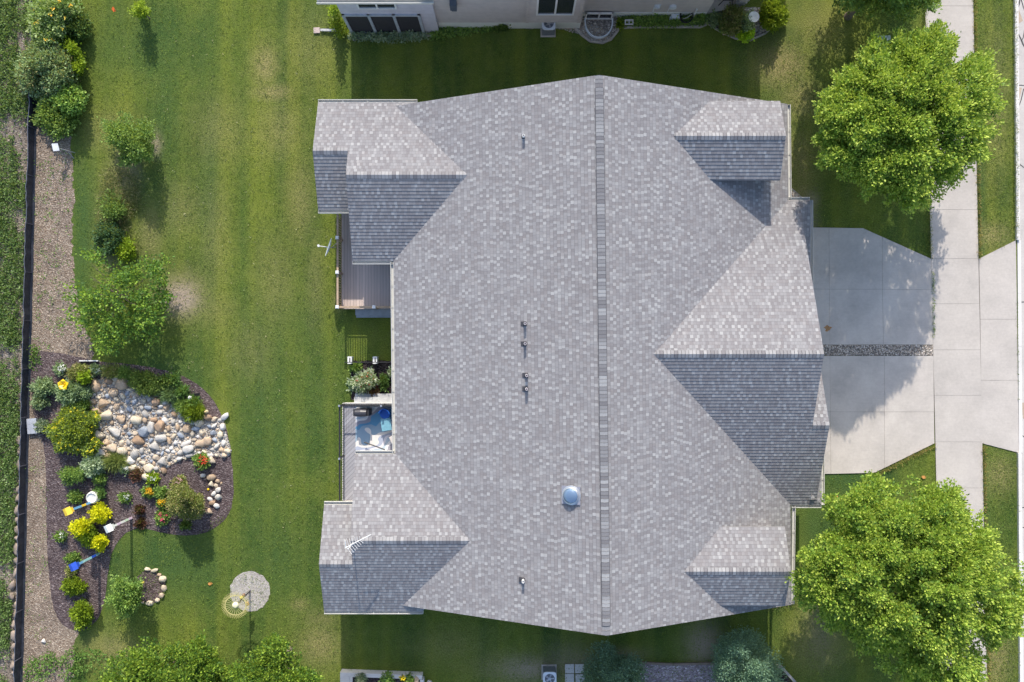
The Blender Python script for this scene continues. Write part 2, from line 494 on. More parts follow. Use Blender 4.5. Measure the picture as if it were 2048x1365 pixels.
def leaf_object(name, V, col, mat, origin, parent=None):
    n = len(V) // 4
    me = bpy.data.meshes.new(name)
    o0 = np.array(origin, dtype=float)
    me.vertices.add(n * 4); me.loops.add(n * 4); me.polygons.add(n)
    me.vertices.foreach_set('co', (V - o0).astype(np.float32).ravel())
    me.loops.foreach_set('vertex_index', np.arange(n * 4, dtype=np.int32))
    me.polygons.foreach_set('loop_start', np.arange(0, n * 4, 4, dtype=np.int32))
    a = me.color_attributes.new('col', 'FLOAT_COLOR', 'POINT')
    cc = np.ones((n * 4, 4), dtype=np.float32); cc[:, :3] = np.repeat(col, 4, 0)
    a.data.foreach_set('color', cc.ravel())
    me.materials.append(mat)
    me.update(calc_edges=True)
    o = bpy.data.objects.new(name, me); COL.objects.link(o)
    o.location = Vector(origin)
    if parent is not None:
        o.location = Vector(origin) - wpos(parent); o.parent = parent
    return o

def in_poly(P, poly):
    x, y = P[:, 0], P[:, 1]; inside = np.zeros(len(P), bool); n = len(poly)
    for i in range(n):
        x1, y1 = poly[i]; x2, y2 = poly[(i + 1) % n]
        c = ((y1 > y) != (y2 > y)) & (x < (x2 - x1) * (y - y1) / (y2 - y1 + 1e-12) + x1)
        inside ^= c
    return inside

def edge_dist(P, poly):
    d = np.full(len(P), 1e9); n = len(poly)
    for i in range(n):
        a = np.array(poly[i], float); b = np.array(poly[(i + 1) % n], float)
        ab = b - a; t = np.clip(((P - a) @ ab) / (ab @ ab), 0, 1)
        d = np.minimum(d, np.linalg.norm(P - (a + t[:, None] * ab), axis=1))
    return d

def sample_poly(poly, n, rng=RNG):
    p = np.array(poly, float); lo, hi = p.min(0), p.max(0); out = np.zeros((0, 2))
    while len(out) < n:
        q = rng.uniform(lo, hi, (n * 2, 2)); out = np.vstack([out, q[in_poly(q, poly)]])
    return out[:n]

def Wn(P, z):
    k = 1 - z / H
    return np.stack([(P[:, 0] - 1024) * U * k, (682.5 - P[:, 1]) * U * k, z], 1)

def crown(poly, z0, zm, z1, n, per, L, Wd, palette, name, lobes=14, spread=0.10, parent=None, origin=None, gap=0.5, seed=1, mat='leaf', rag=0.6):
    """leaf clumps through the volume of a crown; poly is its outline seen from above, in photo units"""
    rng = np.random.default_rng(seed)
    P = sample_poly(poly, n * 2, rng)
    d = edge_dist(P, poly); dm = d.max()
    t = np.clip(d / (dm * 0.85), 0, 1)
    prof = np.sqrt(np.clip(1 - (1 - t) ** 2, 0, 1))
    LC = sample_poly(poly, lobes, rng)
    A = math.sqrt(np.pi * dm * dm / lobes) * 1.15
    dd = np.linalg.norm(P[:, None, :] - LC[None], axis=2)
    j = dd.argmin(1); dmin = dd.min(1)
    b = np.sqrt(np.clip(1 - (dmin / A) ** 2, 0, 1))
    keep = rng.random(len(P)) < (1 - gap * (1 - b))
    P, prof, b, t, j = P[keep][:n], prof[keep][:n], b[keep][:n], t[keep][:n], j[keep][:n]
    lh = rng.uniform(0.75, 1.0, lobes)[j]
    n_ = len(P)
    u = rng.random(n_)
    top = zm + (z1 - zm) * prof * (1 - rag + rag * b) * lh
    bot = zm - (zm - z0) * prof * 0.9
    z = np.where(u < 0.62, top - rng.exponential(0.12, n_), np.where(u < 0.86, bot + (top - bot) * rng.random(n_), bot))
    z = np.maximum(z, 0.03)
    C = Wn(P, z)
    cen = Wn(np.array([np.mean(np.array(poly), 0)]), np.array([zm]))[0]
    cen[2] = zm - (z1 - zm) * 0.3
    D = C - cen; D /= np.linalg.norm(D, axis=1)[:, None] + 1e-6
    lc3 = Wn(LC, np.full(lobes, zm))[j]
    D2 = C - lc3; D2 /= np.linalg.norm(D2, axis=1)[:, None] + 1e-6
    D = D * 0.6 + D2 * 0.4 + np.array([0, 0, 0.25])
    V, col = leaf_arrays(C, D, per, spread, L, Wd, palette, rng=rng)
    if origin is None: origin = (cen[0], cen[1], 0)
    return leaf_object(name, V, col, M[mat], origin, parent)

def blob(cx, cy, rx, ry=None, n=14, rough=0.16, seed=0, rot=0):
    n = int(n * 1.5)
    rng = random.Random(seed); ry = ry or rx; out = []
    for i in range(n):
        a = 2 * math.pi * i / n; r = 1 + rng.uniform(-rough, rough)
        x, y = rx * r * math.cos(a), ry * r * math.sin(a)
        out.append((cx + x * math.cos(rot) - y * math.sin(rot), cy + x * math.sin(rot) + y * math.cos(rot)))
    return out

def trunk_mesh(base, top, r, limbs, parent, seed=0, name='trunk', fork=0.35):
    rng = random.Random(seed); mb = MB(); base = Vector(base); top = Vector(top)
    hgt = (top - base).length
    mid = base.lerp(top, fork)
    mb.path([base, base.lerp(mid, 0.15), mid, base.lerp(top, 0.75), top], [r * 1.35, r, r * 0.8, r * 0.4, r * 0.12], 10)
    for q in limbs:
        q = Vector(q)
        s = base.lerp(top, rng.uniform(fork, fork + 0.25))
        m1 = s.lerp(q, 0.45) + Vector((rng.uniform(-.1, .1), rng.uniform(-.1, .1), 0.06 * hgt))
        mb.path([s, m1, q], [r * 0.42, r * 0.26, r * 0.07], 7)
        for _ in range(3):
            e = m1.lerp(q, rng.random()) + Vector((rng.uniform(-1, 1), rng.uniform(-1, 1), rng.uniform(0, .7))) * (hgt * 0.11)
            mb.path([m1.lerp(q, 0.3), e], [r * 0.18, r * 0.05], 5)
    return mb.build(name, M['bark'], parent, origin=base)

def spiky(poly, out_, in_, step=13, seed=1):
    rng = random.Random(seed); q = []; n = len(poly)
    c = np.mean(np.array(poly), 0)
    for i in range(n):
        a, b = poly[i], poly[(i + 1) % n]; L = math.hypot(b[0] - a[0], b[1] - a[1]); k = max(1, int(L / step))
        for j in range(k):
            x = a[0] + (b[0] - a[0]) * j / k; y = a[1] + (b[1] - a[1]) * j / k
            d = math.hypot(x - c[0], y - c[1]); s = rng.choice((rng.uniform(0.2, 1) * out_, -rng.uniform(0.2, 1) * in_))
            q.append((x + (x - c[0]) / d * s, y + (y - c[1]) / d * s))
    return q

def tree(name, label, cat, poly, z0, zm, z1, n, per, L, Wd, palette, lobes=14, group=None, seed=1, r=0.16, gap=0.5, spread=0.1, nl=9, base=None, rag=0.6):
    c = np.mean(np.array(poly), 0)
    poly = spiky(poly, 13, 17, 13, seed) if n > 1500 else spiky(poly, 9, 12, 12, seed)
    b = W(c[0], c[1], zm); b.z = 0
    if base is not None: b = W(*base)
    t = empty(name, b, label, cat, group)
    crown(poly, z0, zm, z1, n, per, L, Wd, palette, 'crown', lobes, spread, t, (b.x, b.y, z0), gap, seed, 'leaf', rag)
    rng = np.random.default_rng(seed + 50)
    q = sample_poly([(c[0] + (p[0] - c[0]) * 0.8, c[1] + (p[1] - c[1]) * 0.8) for p in poly], nl, rng)
    lim = [W(p[0], p[1], zm + (z1 - zm) * rng.uniform(-0.2, 0.35)) for p in q]
    trunk_mesh(b, Vector((W(c[0], c[1], zm).x, W(c[0], c[1], zm).y, zm + (z1 - zm) * 0.6)), r, lim, t, seed)
    return t

def shrub(name, label, cat, poly, h, n, per, L, Wd, palette, group=None, seed=1, lobes=6, gap=0.4, spread=0.05, flowers=None, zlow=0.03, edge_fl=False):
    """a bush; with flowers=(n, palette, size) it becomes an empty with foliage and flower parts"""
    c = np.mean(np.array(poly), 0); b = W(c[0], c[1], 0)
    if flowers is None:
        o = crown(poly, zlow, h * 0.3, h, n, per, L, Wd, palette, name, lobes, spread, None, b, gap, seed, 'leaf', 0.8)
        return tag(o, label, cat, group)
    t = empty(name, b, label, cat, group)
    crown(poly, zlow, h * 0.3, h, n, per, L, Wd, palette, 'foliage', lobes, spread, t, b, gap, seed, 'leaf', 0.8)
    nf, fp, fs = flowers
    rng = np.random.default_rng(seed + 99)
    P = sample_poly(poly, nf * (5 if edge_fl else 1), rng)
    if edge_fl: P = P[np.argsort(edge_dist(P, poly) + rng.random(len(P)) * 16)][:nf]
    d = edge_dist(P, poly); tt = np.clip(d / d.max(), 0, 1)
    z = h * 0.3 + (h * 0.75) * np.sqrt(np.clip(1 - (1 - tt) ** 2, 0, 1)) + fs
    C = Wn(P, z)
    V, col = leaf_arrays(C, np.tile(np.array([[0, 0, 1.0]]), (nf, 1)), 6, fs * 0.25, fs, fs * 0.45, fp, up=2.5, rng=rng, jitter=0.08)
    leaf_object('flower', V, col, M['petal'], (b.x, b.y, 0.0), t)
    return t

# ================================================================== GROUND
def sheet(name, pts_px, z, mat, noise=0.0, step=8, seed=0, kind='structure', thick=None):
    """a flat patch whose traced outline gets a slightly ragged edge"""
    rng = random.Random(seed); out = []
    n = len(pts_px)
    for i in range(n):
        a, b = pts_px[i], pts_px[(i + 1) % n]
        L = math.hypot(b[0] - a[0], b[1] - a[1]); k = max(1, int(L / step)) if noise else 1
        for q in range(k):
            f = q / k
            out.append((a[0] + (b[0] - a[0]) * f + rng.uniform(-noise, noise), a[1] + (b[1] - a[1]) * f + rng.uniform(-noise, noise)))
    pts = [W(p[0], p[1], 0).to_2d() for p in out]
    mb = MB()
    mb.prism([tuple(p) for p in pts], (z - 0.003) if thick is None else z - thick, z)
    o = mb.build(name, mat)
    # triangulate the caps safely
    import bmesh
    bm = bmesh.new(); bm.from_mesh(o.data)
    bmesh.ops.triangulate(bm, faces=[f for f in bm.faces if len(f.verts) > 4])
    bm.to_mesh(o.data); bm.free()
    return tag(o, kind=kind)

def smooth_poly(pts, it=2):
    for _ in range(it):
        q = []
        for i in range(len(pts)):
            a, b = pts[i], pts[(i + 1) % len(pts)]
            q.append((a[0] * .75 + b[0] * .25, a[1] * .75 + b[1] * .25)); q.append((a[0] * .25 + b[0] * .75, a[1] * .25 + b[1] * .75))
        pts = q
    return pts

xs = np.concatenate([np.linspace(-160, -27, 12)[:-1], np.arange(-27, 27.01, 0.16), np.linspace(27, 160, 12)[1:]])
ys = np.concatenate([np.linspace(-160, -18.5, 12)[:-1], np.arange(-18.5, 18.51, 0.16), np.linspace(18.5, 160, 12)[1:]])
nx, ny = len(xs), len(ys)
X, Y = np.meshgrid(xs, ys)
me = bpy.data.meshes.new('lawn')
V = np.stack([X, Y, np.zeros_like(X)], -1).reshape(-1, 3)
ii, jj = np.meshgrid(np.arange(nx - 1), np.arange(ny - 1))
q0 = (jj * nx + ii).ravel(); F = np.stack([q0, q0 + 1, q0 + nx + 1, q0 + nx], 1)
me.vertices.add(len(V)); me.loops.add(F.size); me.polygons.add(len(F))
me.vertices.foreach_set('co', V.astype(np.float32).ravel()); me.loops.foreach_set('vertex_index', F.astype(np.int32).ravel())
me.polygons.foreach_set('loop_start', np.arange(0, F.size, 4, dtype=np.int32))
PX = V[:, 0] / U + 1024; PY = 682.5 - V[:, 1] / U
def spots(L):
    a = np.zeros(len(V))
    for (x, y, rx, ry, am) in L:
        a = np.maximum(a, am * np.exp(-(((PX - x) / rx) ** 2 + ((PY - y) / ry) ** 2)))
    return a
dry = spots([(530, 130, 26, 40, .75), (545, 185, 40, 18, .7), (600, 400, 30, 90, .42), (370, 590, 50, 50, .55), (430, 470, 30, 120, .28),
             (300, 470, 26, 60, .5), (230, 380, 30, 60, .45), (215, 260, 60, 40, .35), (560, 260, 50, 60, .4), (440, 260, 60, 70, .3), (360, 420, 50, 60, .3),
             (1560, 130, 55, 45, .85), (1600, 195, 40, 50, .6), (1600, 330, 34, 70, .6), (1640, 60, 60, 60, .4), (1600, 390, 20, 30, .8),
             (1990, 200, 30, 160, .42), (1985, 470, 34, 26, .7), (2000, 950, 30, 40, .6), (1990, 1320, 34, 60, .7), (1600, 1290, 30, 60, .4),
             (640, 1290, 42, 40, .65), (225, 1300, 60, 34, .55), (600, 1210, 20, 14, .5), (640, 1240, 40, 24, .4), (1000, 1330, 90, 30, .35), (900, 1290, 80, 40, .3),
             (1640, 1300, 60, 50, .45), (500, 700, 50, 60, .25), (550, 560, 40, 90, .3), (430, 620, 40, 40, .3), (630, 560, 20, 100, .3), (500, 1170, 20, 20, .2), (680, 600, 14, 20, .6),
             (1955, 300, 12, 60, .3), (620, 100, 60, 80, .25)])
lush = spots([(330, 250, 30, 160, .5), (420, 380, 16, 200, .5), (530, 850, 60, 300, .55), (280, 90, 160, 80, .55), (600, 650, 40, 120, .3), (350, 1130, 130, 90, .8), (170, 450, 24, 160, .8),
              (560, 1120, 60, 120, .6), (1960, 1050, 24, 130, 1.0), (1700, 950, 100, 60, .8), (1960, 420, 10, 130, .6), (640, 820, 60, 160, .4), (1640, 1050, 60, 80, .7), (330, 760, 80, 60, .8),
              (640, 30, 40, 60, .5)])
dirt = spots([(358, 597, 34, 30, 1.3), (225, 480, 24, 60, .5), (255, 340, 26, 50, .5), (312, 290, 10, 22, .7), (1640, 1250, 30, 60, .35), (1620, 440, 18, 40, .4),
              (1150, 1330, 60, 40, .5), (1060, 1340, 60, 24, .7), (1410, 1290, 36, 40, .9), (1240, 1310, 50, 14, .5), (1625, 400, 14, 20, .5)])
for nm, arr in (('dry', dry), ('lush', lush), ('dirt', dirt)):
    at = me.attributes.new(nm, 'FLOAT', 'POINT'); at.data.foreach_set('value', arr.astype(np.float32))
me.materials.append(M['grass']); me.update(calc_edges=True)
lawn = bpy.data.objects.new('lawn', me); COL.objects.link(lawn); tag(lawn, kind='structure')

fx = lambda y: 72 - (y - 200) * 0.0253          # foot line of the silt fence (photo x for a photo y)
sheet('field', [(-2500, -1500), (fx(-30) - 4, -1500), (fx(-30) - 4, -30), (fx(400) - 4, 400), (fx(900) - 4, 900), (fx(1400) - 4, 1400), (fx(1400) - 4, 2800), (-2500, 2800)], 0.004, M['soil'], 0.0)
sheet('wood_chip_strip', [(fx(150), 170), (110, 200), (140, 270), (148, 400), (143, 480), (150, 560), (160, 640), (185, 690), (188, 735), (130, 800), (110, 880), (104, 1000),
                          (105, 1100), (112, 1190), (128, 1240), (160, 1266), (150, 1285), (140, 1400), (fx(1400), 1400), (fx(900), 900)], 0.006, M['tan_mulch'], 4.0, 6, 3)
bed = smooth_poly([(60, 700), (120, 706), (200, 724), (258, 728), (302, 735), (352, 746), (392, 765), (420, 790), (440, 822), (452, 852), (460, 885), (466, 945), (468, 990), (460, 1030), (425, 1062), (380, 1073),
                   (325, 1066), (285, 1055), (255, 1062), (230, 1090), (218, 1130), (212, 1190), (200, 1235), (172, 1262), (140, 1262), (110, 1235), (96, 1150), (92, 1000), (92, 900), (70, 850), (62, 760)], 2)
sheet('garden_bed', bed, 0.012, M['mulch'], 0.8, 6, 5)
sheet('ring_bed', blob(301, 1173, 31, 33, 20, 0.03, 4), 0.013, M['mulch'], 0.5)
sheet('gravel_circle', blob(500, 1183, 40, 40, 28, 0.03, 8), 0.015, M['pale_gravel'], 0.6)
sheet('bed_by_house', [(703, 722), (800, 722), (800, 800), (703, 800)], 0.012, M['black_mulch'], 1.0, 6, 2)
sheet('house_edge_gravel', [(1560, 370), (1582, 375), (1613, 402), (1613, 420), (1560, 420)], 0.012, M['pale_gravel'])
# driveways, walk, road
def slabs(name, quads, z, mat, base_poly):
    mb = MB()
    for q in quads:
        c = (sum(p[0] for p in q) / len(q), sum(p[1] for p in q) / len(q))
        P = []
        for p in q:
            v = Vector((c[0] - p[0], c[1] - p[1])); v = v.normalized() * 0.34
            P.append(W(p[0] + v.x, p[1] + v.y).to_2d()[:])
        mb.prism(P, z - 0.03, z)
    o = mb.build(name, mat)
    bev = o.modifiers.new('edge', 'BEVEL'); bev.width = 0.006; bev.segments = 1
    sheet(name + '_joint_base', base_poly, z - 0.009, M['joint'])
    return tag(o, kind='structure')
def lerp2(a, b, t): return (a[0] + (b[0] - a[0]) * t, a[1] + (b[1] - a[1]) * t)
jy = [-90, 13, 115, 217, 318, 420, 518, 608, 700, 791, 884, 976, 1068, 1160, 1252, 1345, 1440, 1540]
sx0 = lambda y: 1849 + (y) * 0.0235; sx1 = lambda y: 1945.5 + y * 0.0205
slabs('sidewalk', [[(sx0(a), a), (sx1(a), a), (sx1(b), b), (sx0(b), b)] for a, b in zip(jy[:-1], jy[1:])], 0.045, M['concrete'],
      [(sx0(-90), -90), (sx1(-90), -90), (sx1(1540), 1540), (sx0(1540), 1540)])
d1 = [(1600, 455), (1725, 457), (1861, 518), (1865, 690), (1600, 689)]
slabs('driveway_north', [[(1600, 455), (1657, 456), (1658, 579), (1600, 578)], [(1657, 456), (1725, 457), (1764, 474.5), (1764, 579), (1658, 579)],
      [(1764, 474.5), (1861, 518), (1863, 580), (1764, 579)], [(1600, 578), (1658, 579), (1659, 690), (1600, 690)], [(1658, 579), (1764, 579), (1766, 690), (1659, 690)],
      [(1764, 579), (1863, 580), (1865, 690), (1766, 690)]], 0.05, M['concrete2'], d1)
d2 = [(1600, 712), (1866, 712), (1868, 887), (1748, 946), (1600, 949)]
slabs('driveway_south', [[(1600, 712), (1659, 712), (1660, 824), (1600, 824)], [(1659, 712), (1768, 712), (1768, 824), (1660, 824)], [(1768, 712), (1866, 712), (1867, 824), (1768, 824)],
      [(1600, 824), (1660, 824), (1661, 948), (1600, 949)], [(1660, 824), (1768, 824), (1768, 936), (1748, 946), (1661, 948)], [(1768, 824), (1867, 824), (1868, 887), (1768, 936)]],
      0.05, M['concrete2'], d2)
sheet('driveway_gravel', [(1600, 690), (1865, 691), (1866, 711.5), (1600, 711)], 0.03, M['dark_gravel'])
slabs('driveway_apron', [[(1957, 518), (2031, 481), (2033, 639), (1959.5, 639)], [(1959.5, 639), (2033, 639), (2035, 761), (1961, 761)], [(1961, 761), (2035, 761), (2037, 906), (1963, 887)]],
      0.04, M['concrete'], [(1957, 518), (2031, 481), (2037, 906), (1963, 887)])
rx_ = lambda y: 2032.5 + y * 0.0075
sheet('road', [(rx_(-1500), -1500), (2900, -1500), (2900, 2900), (rx_(2900), 2900)], 0.012, M['road'])
mb = MB()
for (ya, yb, hh) in ((-200, 481, .13), (906, 1600, .13)):
    k = int((yb - ya) / 100)
    for i in range(k):
        a = ya + (yb - ya) * i / k; b = ya + (yb - ya) * (i + 1) / k
        mb.prism([W(rx_(a) - 6, a).to_2d()[:], W(rx_(a) + 1, a).to_2d()[:], W(rx_(b) + 1, b - .3).to_2d()[:], W(rx_(b) - 6, b - .3).to_2d()[:]], 0, hh)
k = 4
for i in range(k):
    a = 481 + 425 * i / k; b = 481 + 425 * (i + 1) / k
    mb.prism([W(rx_(a) - 2, a).to_2d()[:], W(rx_(a) + 5, a).to_2d()[:], W(rx_(b) + 5, b - .3).to_2d()[:], W(rx_(b) - 2, b - .3).to_2d()[:]], 0, 0.035)
o = mb.build('curb', M['curb']); tag(o, kind='structure'); bv = o.modifiers.new('b', 'BEVEL'); bv.width = 0.02; bv.segments = 2
def ribbon(name, pts, w_, z, mat, seed=0):
    rng = random.Random(seed); mb = MB()
    P = [W(p[0], p[1]) for p in pts]; L = []; Rr = []
    for i, p in enumerate(P):
        d = (P[min(i + 1, len(P) - 1)] - P[max(i - 1, 0)]).normalized(); n_ = Vector((-d.y, d.x, 0))
        ww = w_ * rng.uniform(0.6, 1.3)
        L.append(p + n_ * ww / 2); Rr.append(p - n_ * ww / 2)
    for i in range(len(P) - 1):
        mb.face([(L[i].x, L[i].y, z), (Rr[i].x, Rr[i].y, z), (Rr[i + 1].x, Rr[i + 1].y, z), (L[i + 1].x, L[i + 1].y, z)])
    return mb
mb = ribbon('c', [(2041, -10), (2038, 8), (2032, 25), (2029.5, 42), (2031, 56), (2036, 68), (2042, 80), (2046, 90), (2060, 110)], 0.06, 0.017, None, 1)
for pts in ([(2041, -4), (2046, 14), (2052, 30)], [(2049, 60), (2046, 76), (2043, 82)], [(2031, 173), (2040, 171), (2060, 173)], [(2047, 178), (2042, 200), (2035, 220), (2034, 240), (2036, 262), (2036, 280)],
            [(2032, 322), (2040, 330), (2056, 342)], [(2037, 860), (2042, 870), (2056, 880)], [(2032, 605), (2060, 604)], [(2036, 1015), (2060, 1016)], [(2041, 1055), (2060, 1056)]):
    m2 = ribbon('c', pts, 0.035, 0.017, None, 2)
    o_ = len(mb.v); mb.v += m2.v; mb.f += [tuple(i + o_ for i in f) for f in m2.f]; mb.uv += m2.uv; mb.m += m2.m; mb.sm += m2.sm
tag(mb.build('road_crack_seal', M['tar']), kind='structure')
mb = MB()
for q in ([(2037, 18), (2046, 42), (2034, 50), (2032, 40)], [(2033, 174), (2044, 176), (2037, 206), (2033, 205)], [(2043, 806), (2060, 806), (2060, 838), (2046, 838)]):
    mb.face([W(p[0], p[1], 0.0145) for p in q][::-1])
tag(mb.build('road_patch', M['patch']), kind='structure')
#PART2

# ================================================================== TWIN HOUSE
house = empty('twin_house', Cc(150, 24, 0), 'large twin house with mottled grey shingle roof filling the middle of the photo', 'house')

def roof_uv(P):
    a, b, c = Vector(P[0]), Vector(P[1]), Vector(P[2])
    n = (b - a).cross(c - a)
    if n.length < 1e-9: n = (Vector(P[2]) - Vector(P[1])).cross(Vector(P[3]) - Vector(P[2]))
    n.normalize()
    if n.z < 0: n = -n
    u = Vector((0, 0, 1)).cross(n).normalized(); v = n.cross(u)
    if v.z < 0: v = -v
    return [(Vector(p).dot(u), Vector(p).dot(v)) for p in P], n

EXPO = 0.148; BUTT = 0.013
def courses(mb, P, uv, nrm):
    """lay the shingle courses as real overlapping strips: each is raised at its lower edge"""
    up = Vector((0, 0, 1))
    V = [(Vector(p), u[0], u[1]) for p, u in zip(P, uv)]
    lo = min(v[2] for v in V); hi = max(v[2] for v in V)
    def clip(poly, lim, sgn):
        out = []
        for i in range(len(poly)):
            a, b = poly[i], poly[(i + 1) % len(poly)]
            da, db = (a[2] - lim) * sgn, (b[2] - lim) * sgn
            if da >= 0: out.append(a)
            if (da > 0 and db < 0) or (da < 0 and db > 0):
                t = da / (da - db); out.append((a[0].lerp(b[0], t), a[1] + (b[1] - a[1]) * t, a[2] + (b[2] - a[2]) * t))
        return out
    for k in range(math.floor(lo / EXPO), math.floor(hi / EXPO) + 1):
        v0, v1 = k * EXPO, (k + 1) * EXPO
        q = clip(clip(V, v0, 1), v1, -1)
        if len(q) < 3: continue
        pts = []
        for p, u, v in q:
            f = (v - v0) / EXPO; pts.append(p + up * (BUTT * (1 - f) + 0.002))
        mb.face(pts, 0, [(u, min(max(v, v0 + 1e-4), v1 - 1e-4)) for p, u, v in q])
        for i in range(len(q)):
            j = (i + 1) % len(q)
            if abs(q[i][2] - v0) < 1e-6 and abs(q[j][2] - v0) < 1e-6 and (q[i][0] - q[j][0]).length > 1e-4:
                mb.face([pts[j], pts[i], q[i][0], q[j][0]], 0, [(q[j][1], v0 + .002), (q[i][1], v0 + .002), (q[i][1], v0 + .001), (q[j][1], v0 + .001)])

def slab(mb, pts, th=0.17):
    P = [Cc(*p) for p in pts]
    uv, n = roof_uv(P)
    nn = sum((P[i].cross(P[(i + 1) % len(P)]) for i in range(len(P))), Vector())
    if nn.z < 0: P = P[::-1]; uv = uv[::-1]
    courses(mb, P, uv, nn)
    Q = [p - Vector((0, 0, th)) for p in P]
    mb.face(Q[::-1], 1)
    for i in range(len(P)):
        j = (i + 1) % len(P)
        mb.face([P[j], P[i], Q[i], Q[j]], 1)
    # pale drip edge 4 mm proud along every free edge is made by the side faces

def ridge(parent, a, b, slope=0.42, half=0.152, vent=False, th=0.02, name='ridge_cap', step=0.146):
    a, b = Cc(*a), Cc(*b)
    d = (b - a); L = d.length; d.normalize(); s = Vector((-d.y, d.x, 0)).normalized()
    k = int(L / step); mb = MB(); lift = 0.055 if vent else 0.012
    for i in range(k):
        p0 = a + d * (i * L / k - 0.01); p1 = a + d * ((i + 1) * L / k + 0.0)
        z0, z1 = lift + th, lift + 0.004
        u = [(i + 0.5, 0.5)] * 4
        for sg in (1, -1):
            e = s * sg * half + Vector((0, 0, -slope * half))
            q = [p0 + Vector((0, 0, z0)), p1 + Vector((0, 0, z1)), p1 + e + Vector((0, 0, z1)), p0 + e + Vector((0, 0, z0))]
            if sg == 1: q = q[::-1]
            mb.face(q, 0, u)
            mb.face([p0 + Vector((0, 0, z0)), p0 + e + Vector((0, 0, z0)), p0 + e + Vector((0, 0, 0.0)), p0 + Vector((0, 0, 0.0))], 0, u)
            w_ = d * 0.011
            f = [p0 + Vector((0, 0, z0 + .003)), p0 + w_ + Vector((0, 0, z0 + .003)), p0 + w_ + e + Vector((0, 0, z0 + .003)), p0 + e + Vector((0, 0, z0 + .003))]
            if sg == 1: f = f[::-1]
            mb.face(f, 1)
            f = [p0 + e + Vector((0, 0, z0)), p1 + e + Vector((0, 0, z1)), p1 + e + Vector((0, 0, -0.01)), p0 + e + Vector((0, 0, -0.01))]
            mb.face(f, 1)
    o = mb.build(name, [M['cap'], M['vent_black']], parent)
    if vent:
        v = MB()
        for sg in (1, -1):
            e0 = s * sg * (half + 0.018) + Vector((0, 0, -slope * (half + 0.018)))
            q = [a, b, b + e0, a + e0]
            up = Vector((0, 0, 0.045))
            top = [p + up for p in q]
            if sg == 1: top = top[::-1]
            v.face(top, 0); v.face([a + e0 + up, b + e0 + up, b + e0, a + e0], 0)
        v.build('ridge_vent', M['vent_black'], o if False else parent)
    return o

ZE = 3.2
mainL = lambda x, y: ZE + (x + 215.5) * U * 0.428
mainR = lambda x, y: ZE + (508 - x) * U * 0.433
mb = MB()
slab(mb, [(-219.5, -430, ZE), (142.3, -435.2, 6.92), (154.6, 482, 6.92), (-211, 483, ZE)])
slab(mb, [(142.3, -435.2, 6.92), (504.7, -434, ZE), (511.5, 483, ZE), (154.6, 482, 6.92)])
main_roof = mb.build('main_roof', [M['shingle'], M['trim']], house)
ridge(house, (142.8, -414, 6.92), (154.2, 466, 6.92), vent=True, name='main_ridge_cap')
ridge(house, (142.3, -434.5, 6.92), (142.7, -415, 6.92), name='main_ridge_cap')
ridge(house, (154.3, 467, 6.92), (154.6, 481.5, 6.92), name='main_ridge_cap')

s = 0.00984
zt = ZE + 145.2 * s; zl = ZE + 98.4 * s
mb = MB()
slab(mb, [(-355, -437, ZE), (-174, -437, ZE), (-60, -291.8, zt), (-292, -291.8, zt), (-292, -338.6, zl), (-355, -338.6, zl)])
slab(mb, [(-292, -291.8, zt), (-60, -291.8, zt), (-205, -146.6, ZE), (-292, -146.6, ZE)])
slab(mb, [(-355, -338.6, zl), (-278, -338.6, zl), (-278, -240, ZE), (-355, -240, ZE)])
nw = mb.build('wing_roof', [M['shingle'], M['trim']], house); 
ridge(nw, (-291, -291.8, zt), (-80, -291.8, zt)); ridge(nw, (-354, -338.6, zl), (-293, -338.6, zl))
zt2 = ZE + 143.8 * s; zl2 = ZE + 97.3 * s
mb = MB()
slab(mb, [(-344, 494.6, ZE), (-163, 494.6, ZE), (-60, 350.8, zt2), (-284, 350.8, zt2), (-284, 397.3, zl2), (-344, 397.3, zl2)])
slab(mb, [(-284, 350.8, zt2), (-60, 350.8, zt2), (-204, 207, ZE), (-287, 207, ZE)])
slab(mb, [(-344, 397.3, zl2), (-270, 397.3, zl2), (-270, 300, ZE), (-344, 300, ZE)])
sw = mb.build('wing_roof', [M['shingle'], M['trim']], house)
ridge(sw, (-283, 350.8, zt2), (-78, 350.8, zt2)); ridge(sw, (-343, 397.3, zl2), (-285, 397.3, zl2))

# garage cross gable with its lower front gable and skirt roofs
g = 0.00993; zg = 5.98
zsg = zg - 125.5 * g
mb = MB()
slab(mb, [(225, 22, zg), (526, 22, zg), (526, -238, ZE + 20 * g), (546, -258, ZE), (495, -258, ZE)])
slab(mb, [(225, 22, zg), (526, 22, zg), (526, 147.5, zsg), (556, 147.5, zsg), (556, 289, ZE + 11 * g), (567, 300, ZE), (500, 300, ZE)])
slab(mb, [(512, 147.5, zsg), (556, 147.5, zsg), (556, -5, zsg - 152.5 * g), (512, -5, zsg - 152.5 * g)])
slab(mb, [(546, -258, ZE), (526, -238, ZE + 20 * g), (511, -238, 3.56), (511, -6, 3.56), (546, -6, ZE)])
slab(mb, [(567, 300, ZE), (556, 289, ZE + 11 * g), (544, 289, 3.44), (544, 152, 3.44), (567, 152, ZE)])
gr = mb.build('garage_roof', [M['shingle'], M['trim']], house)
ridge(gr, (237, 22, zg), (525.5, 22, zg)); ridge(gr, (527, 147.5, zsg), (555.5, 147.5, zsg))

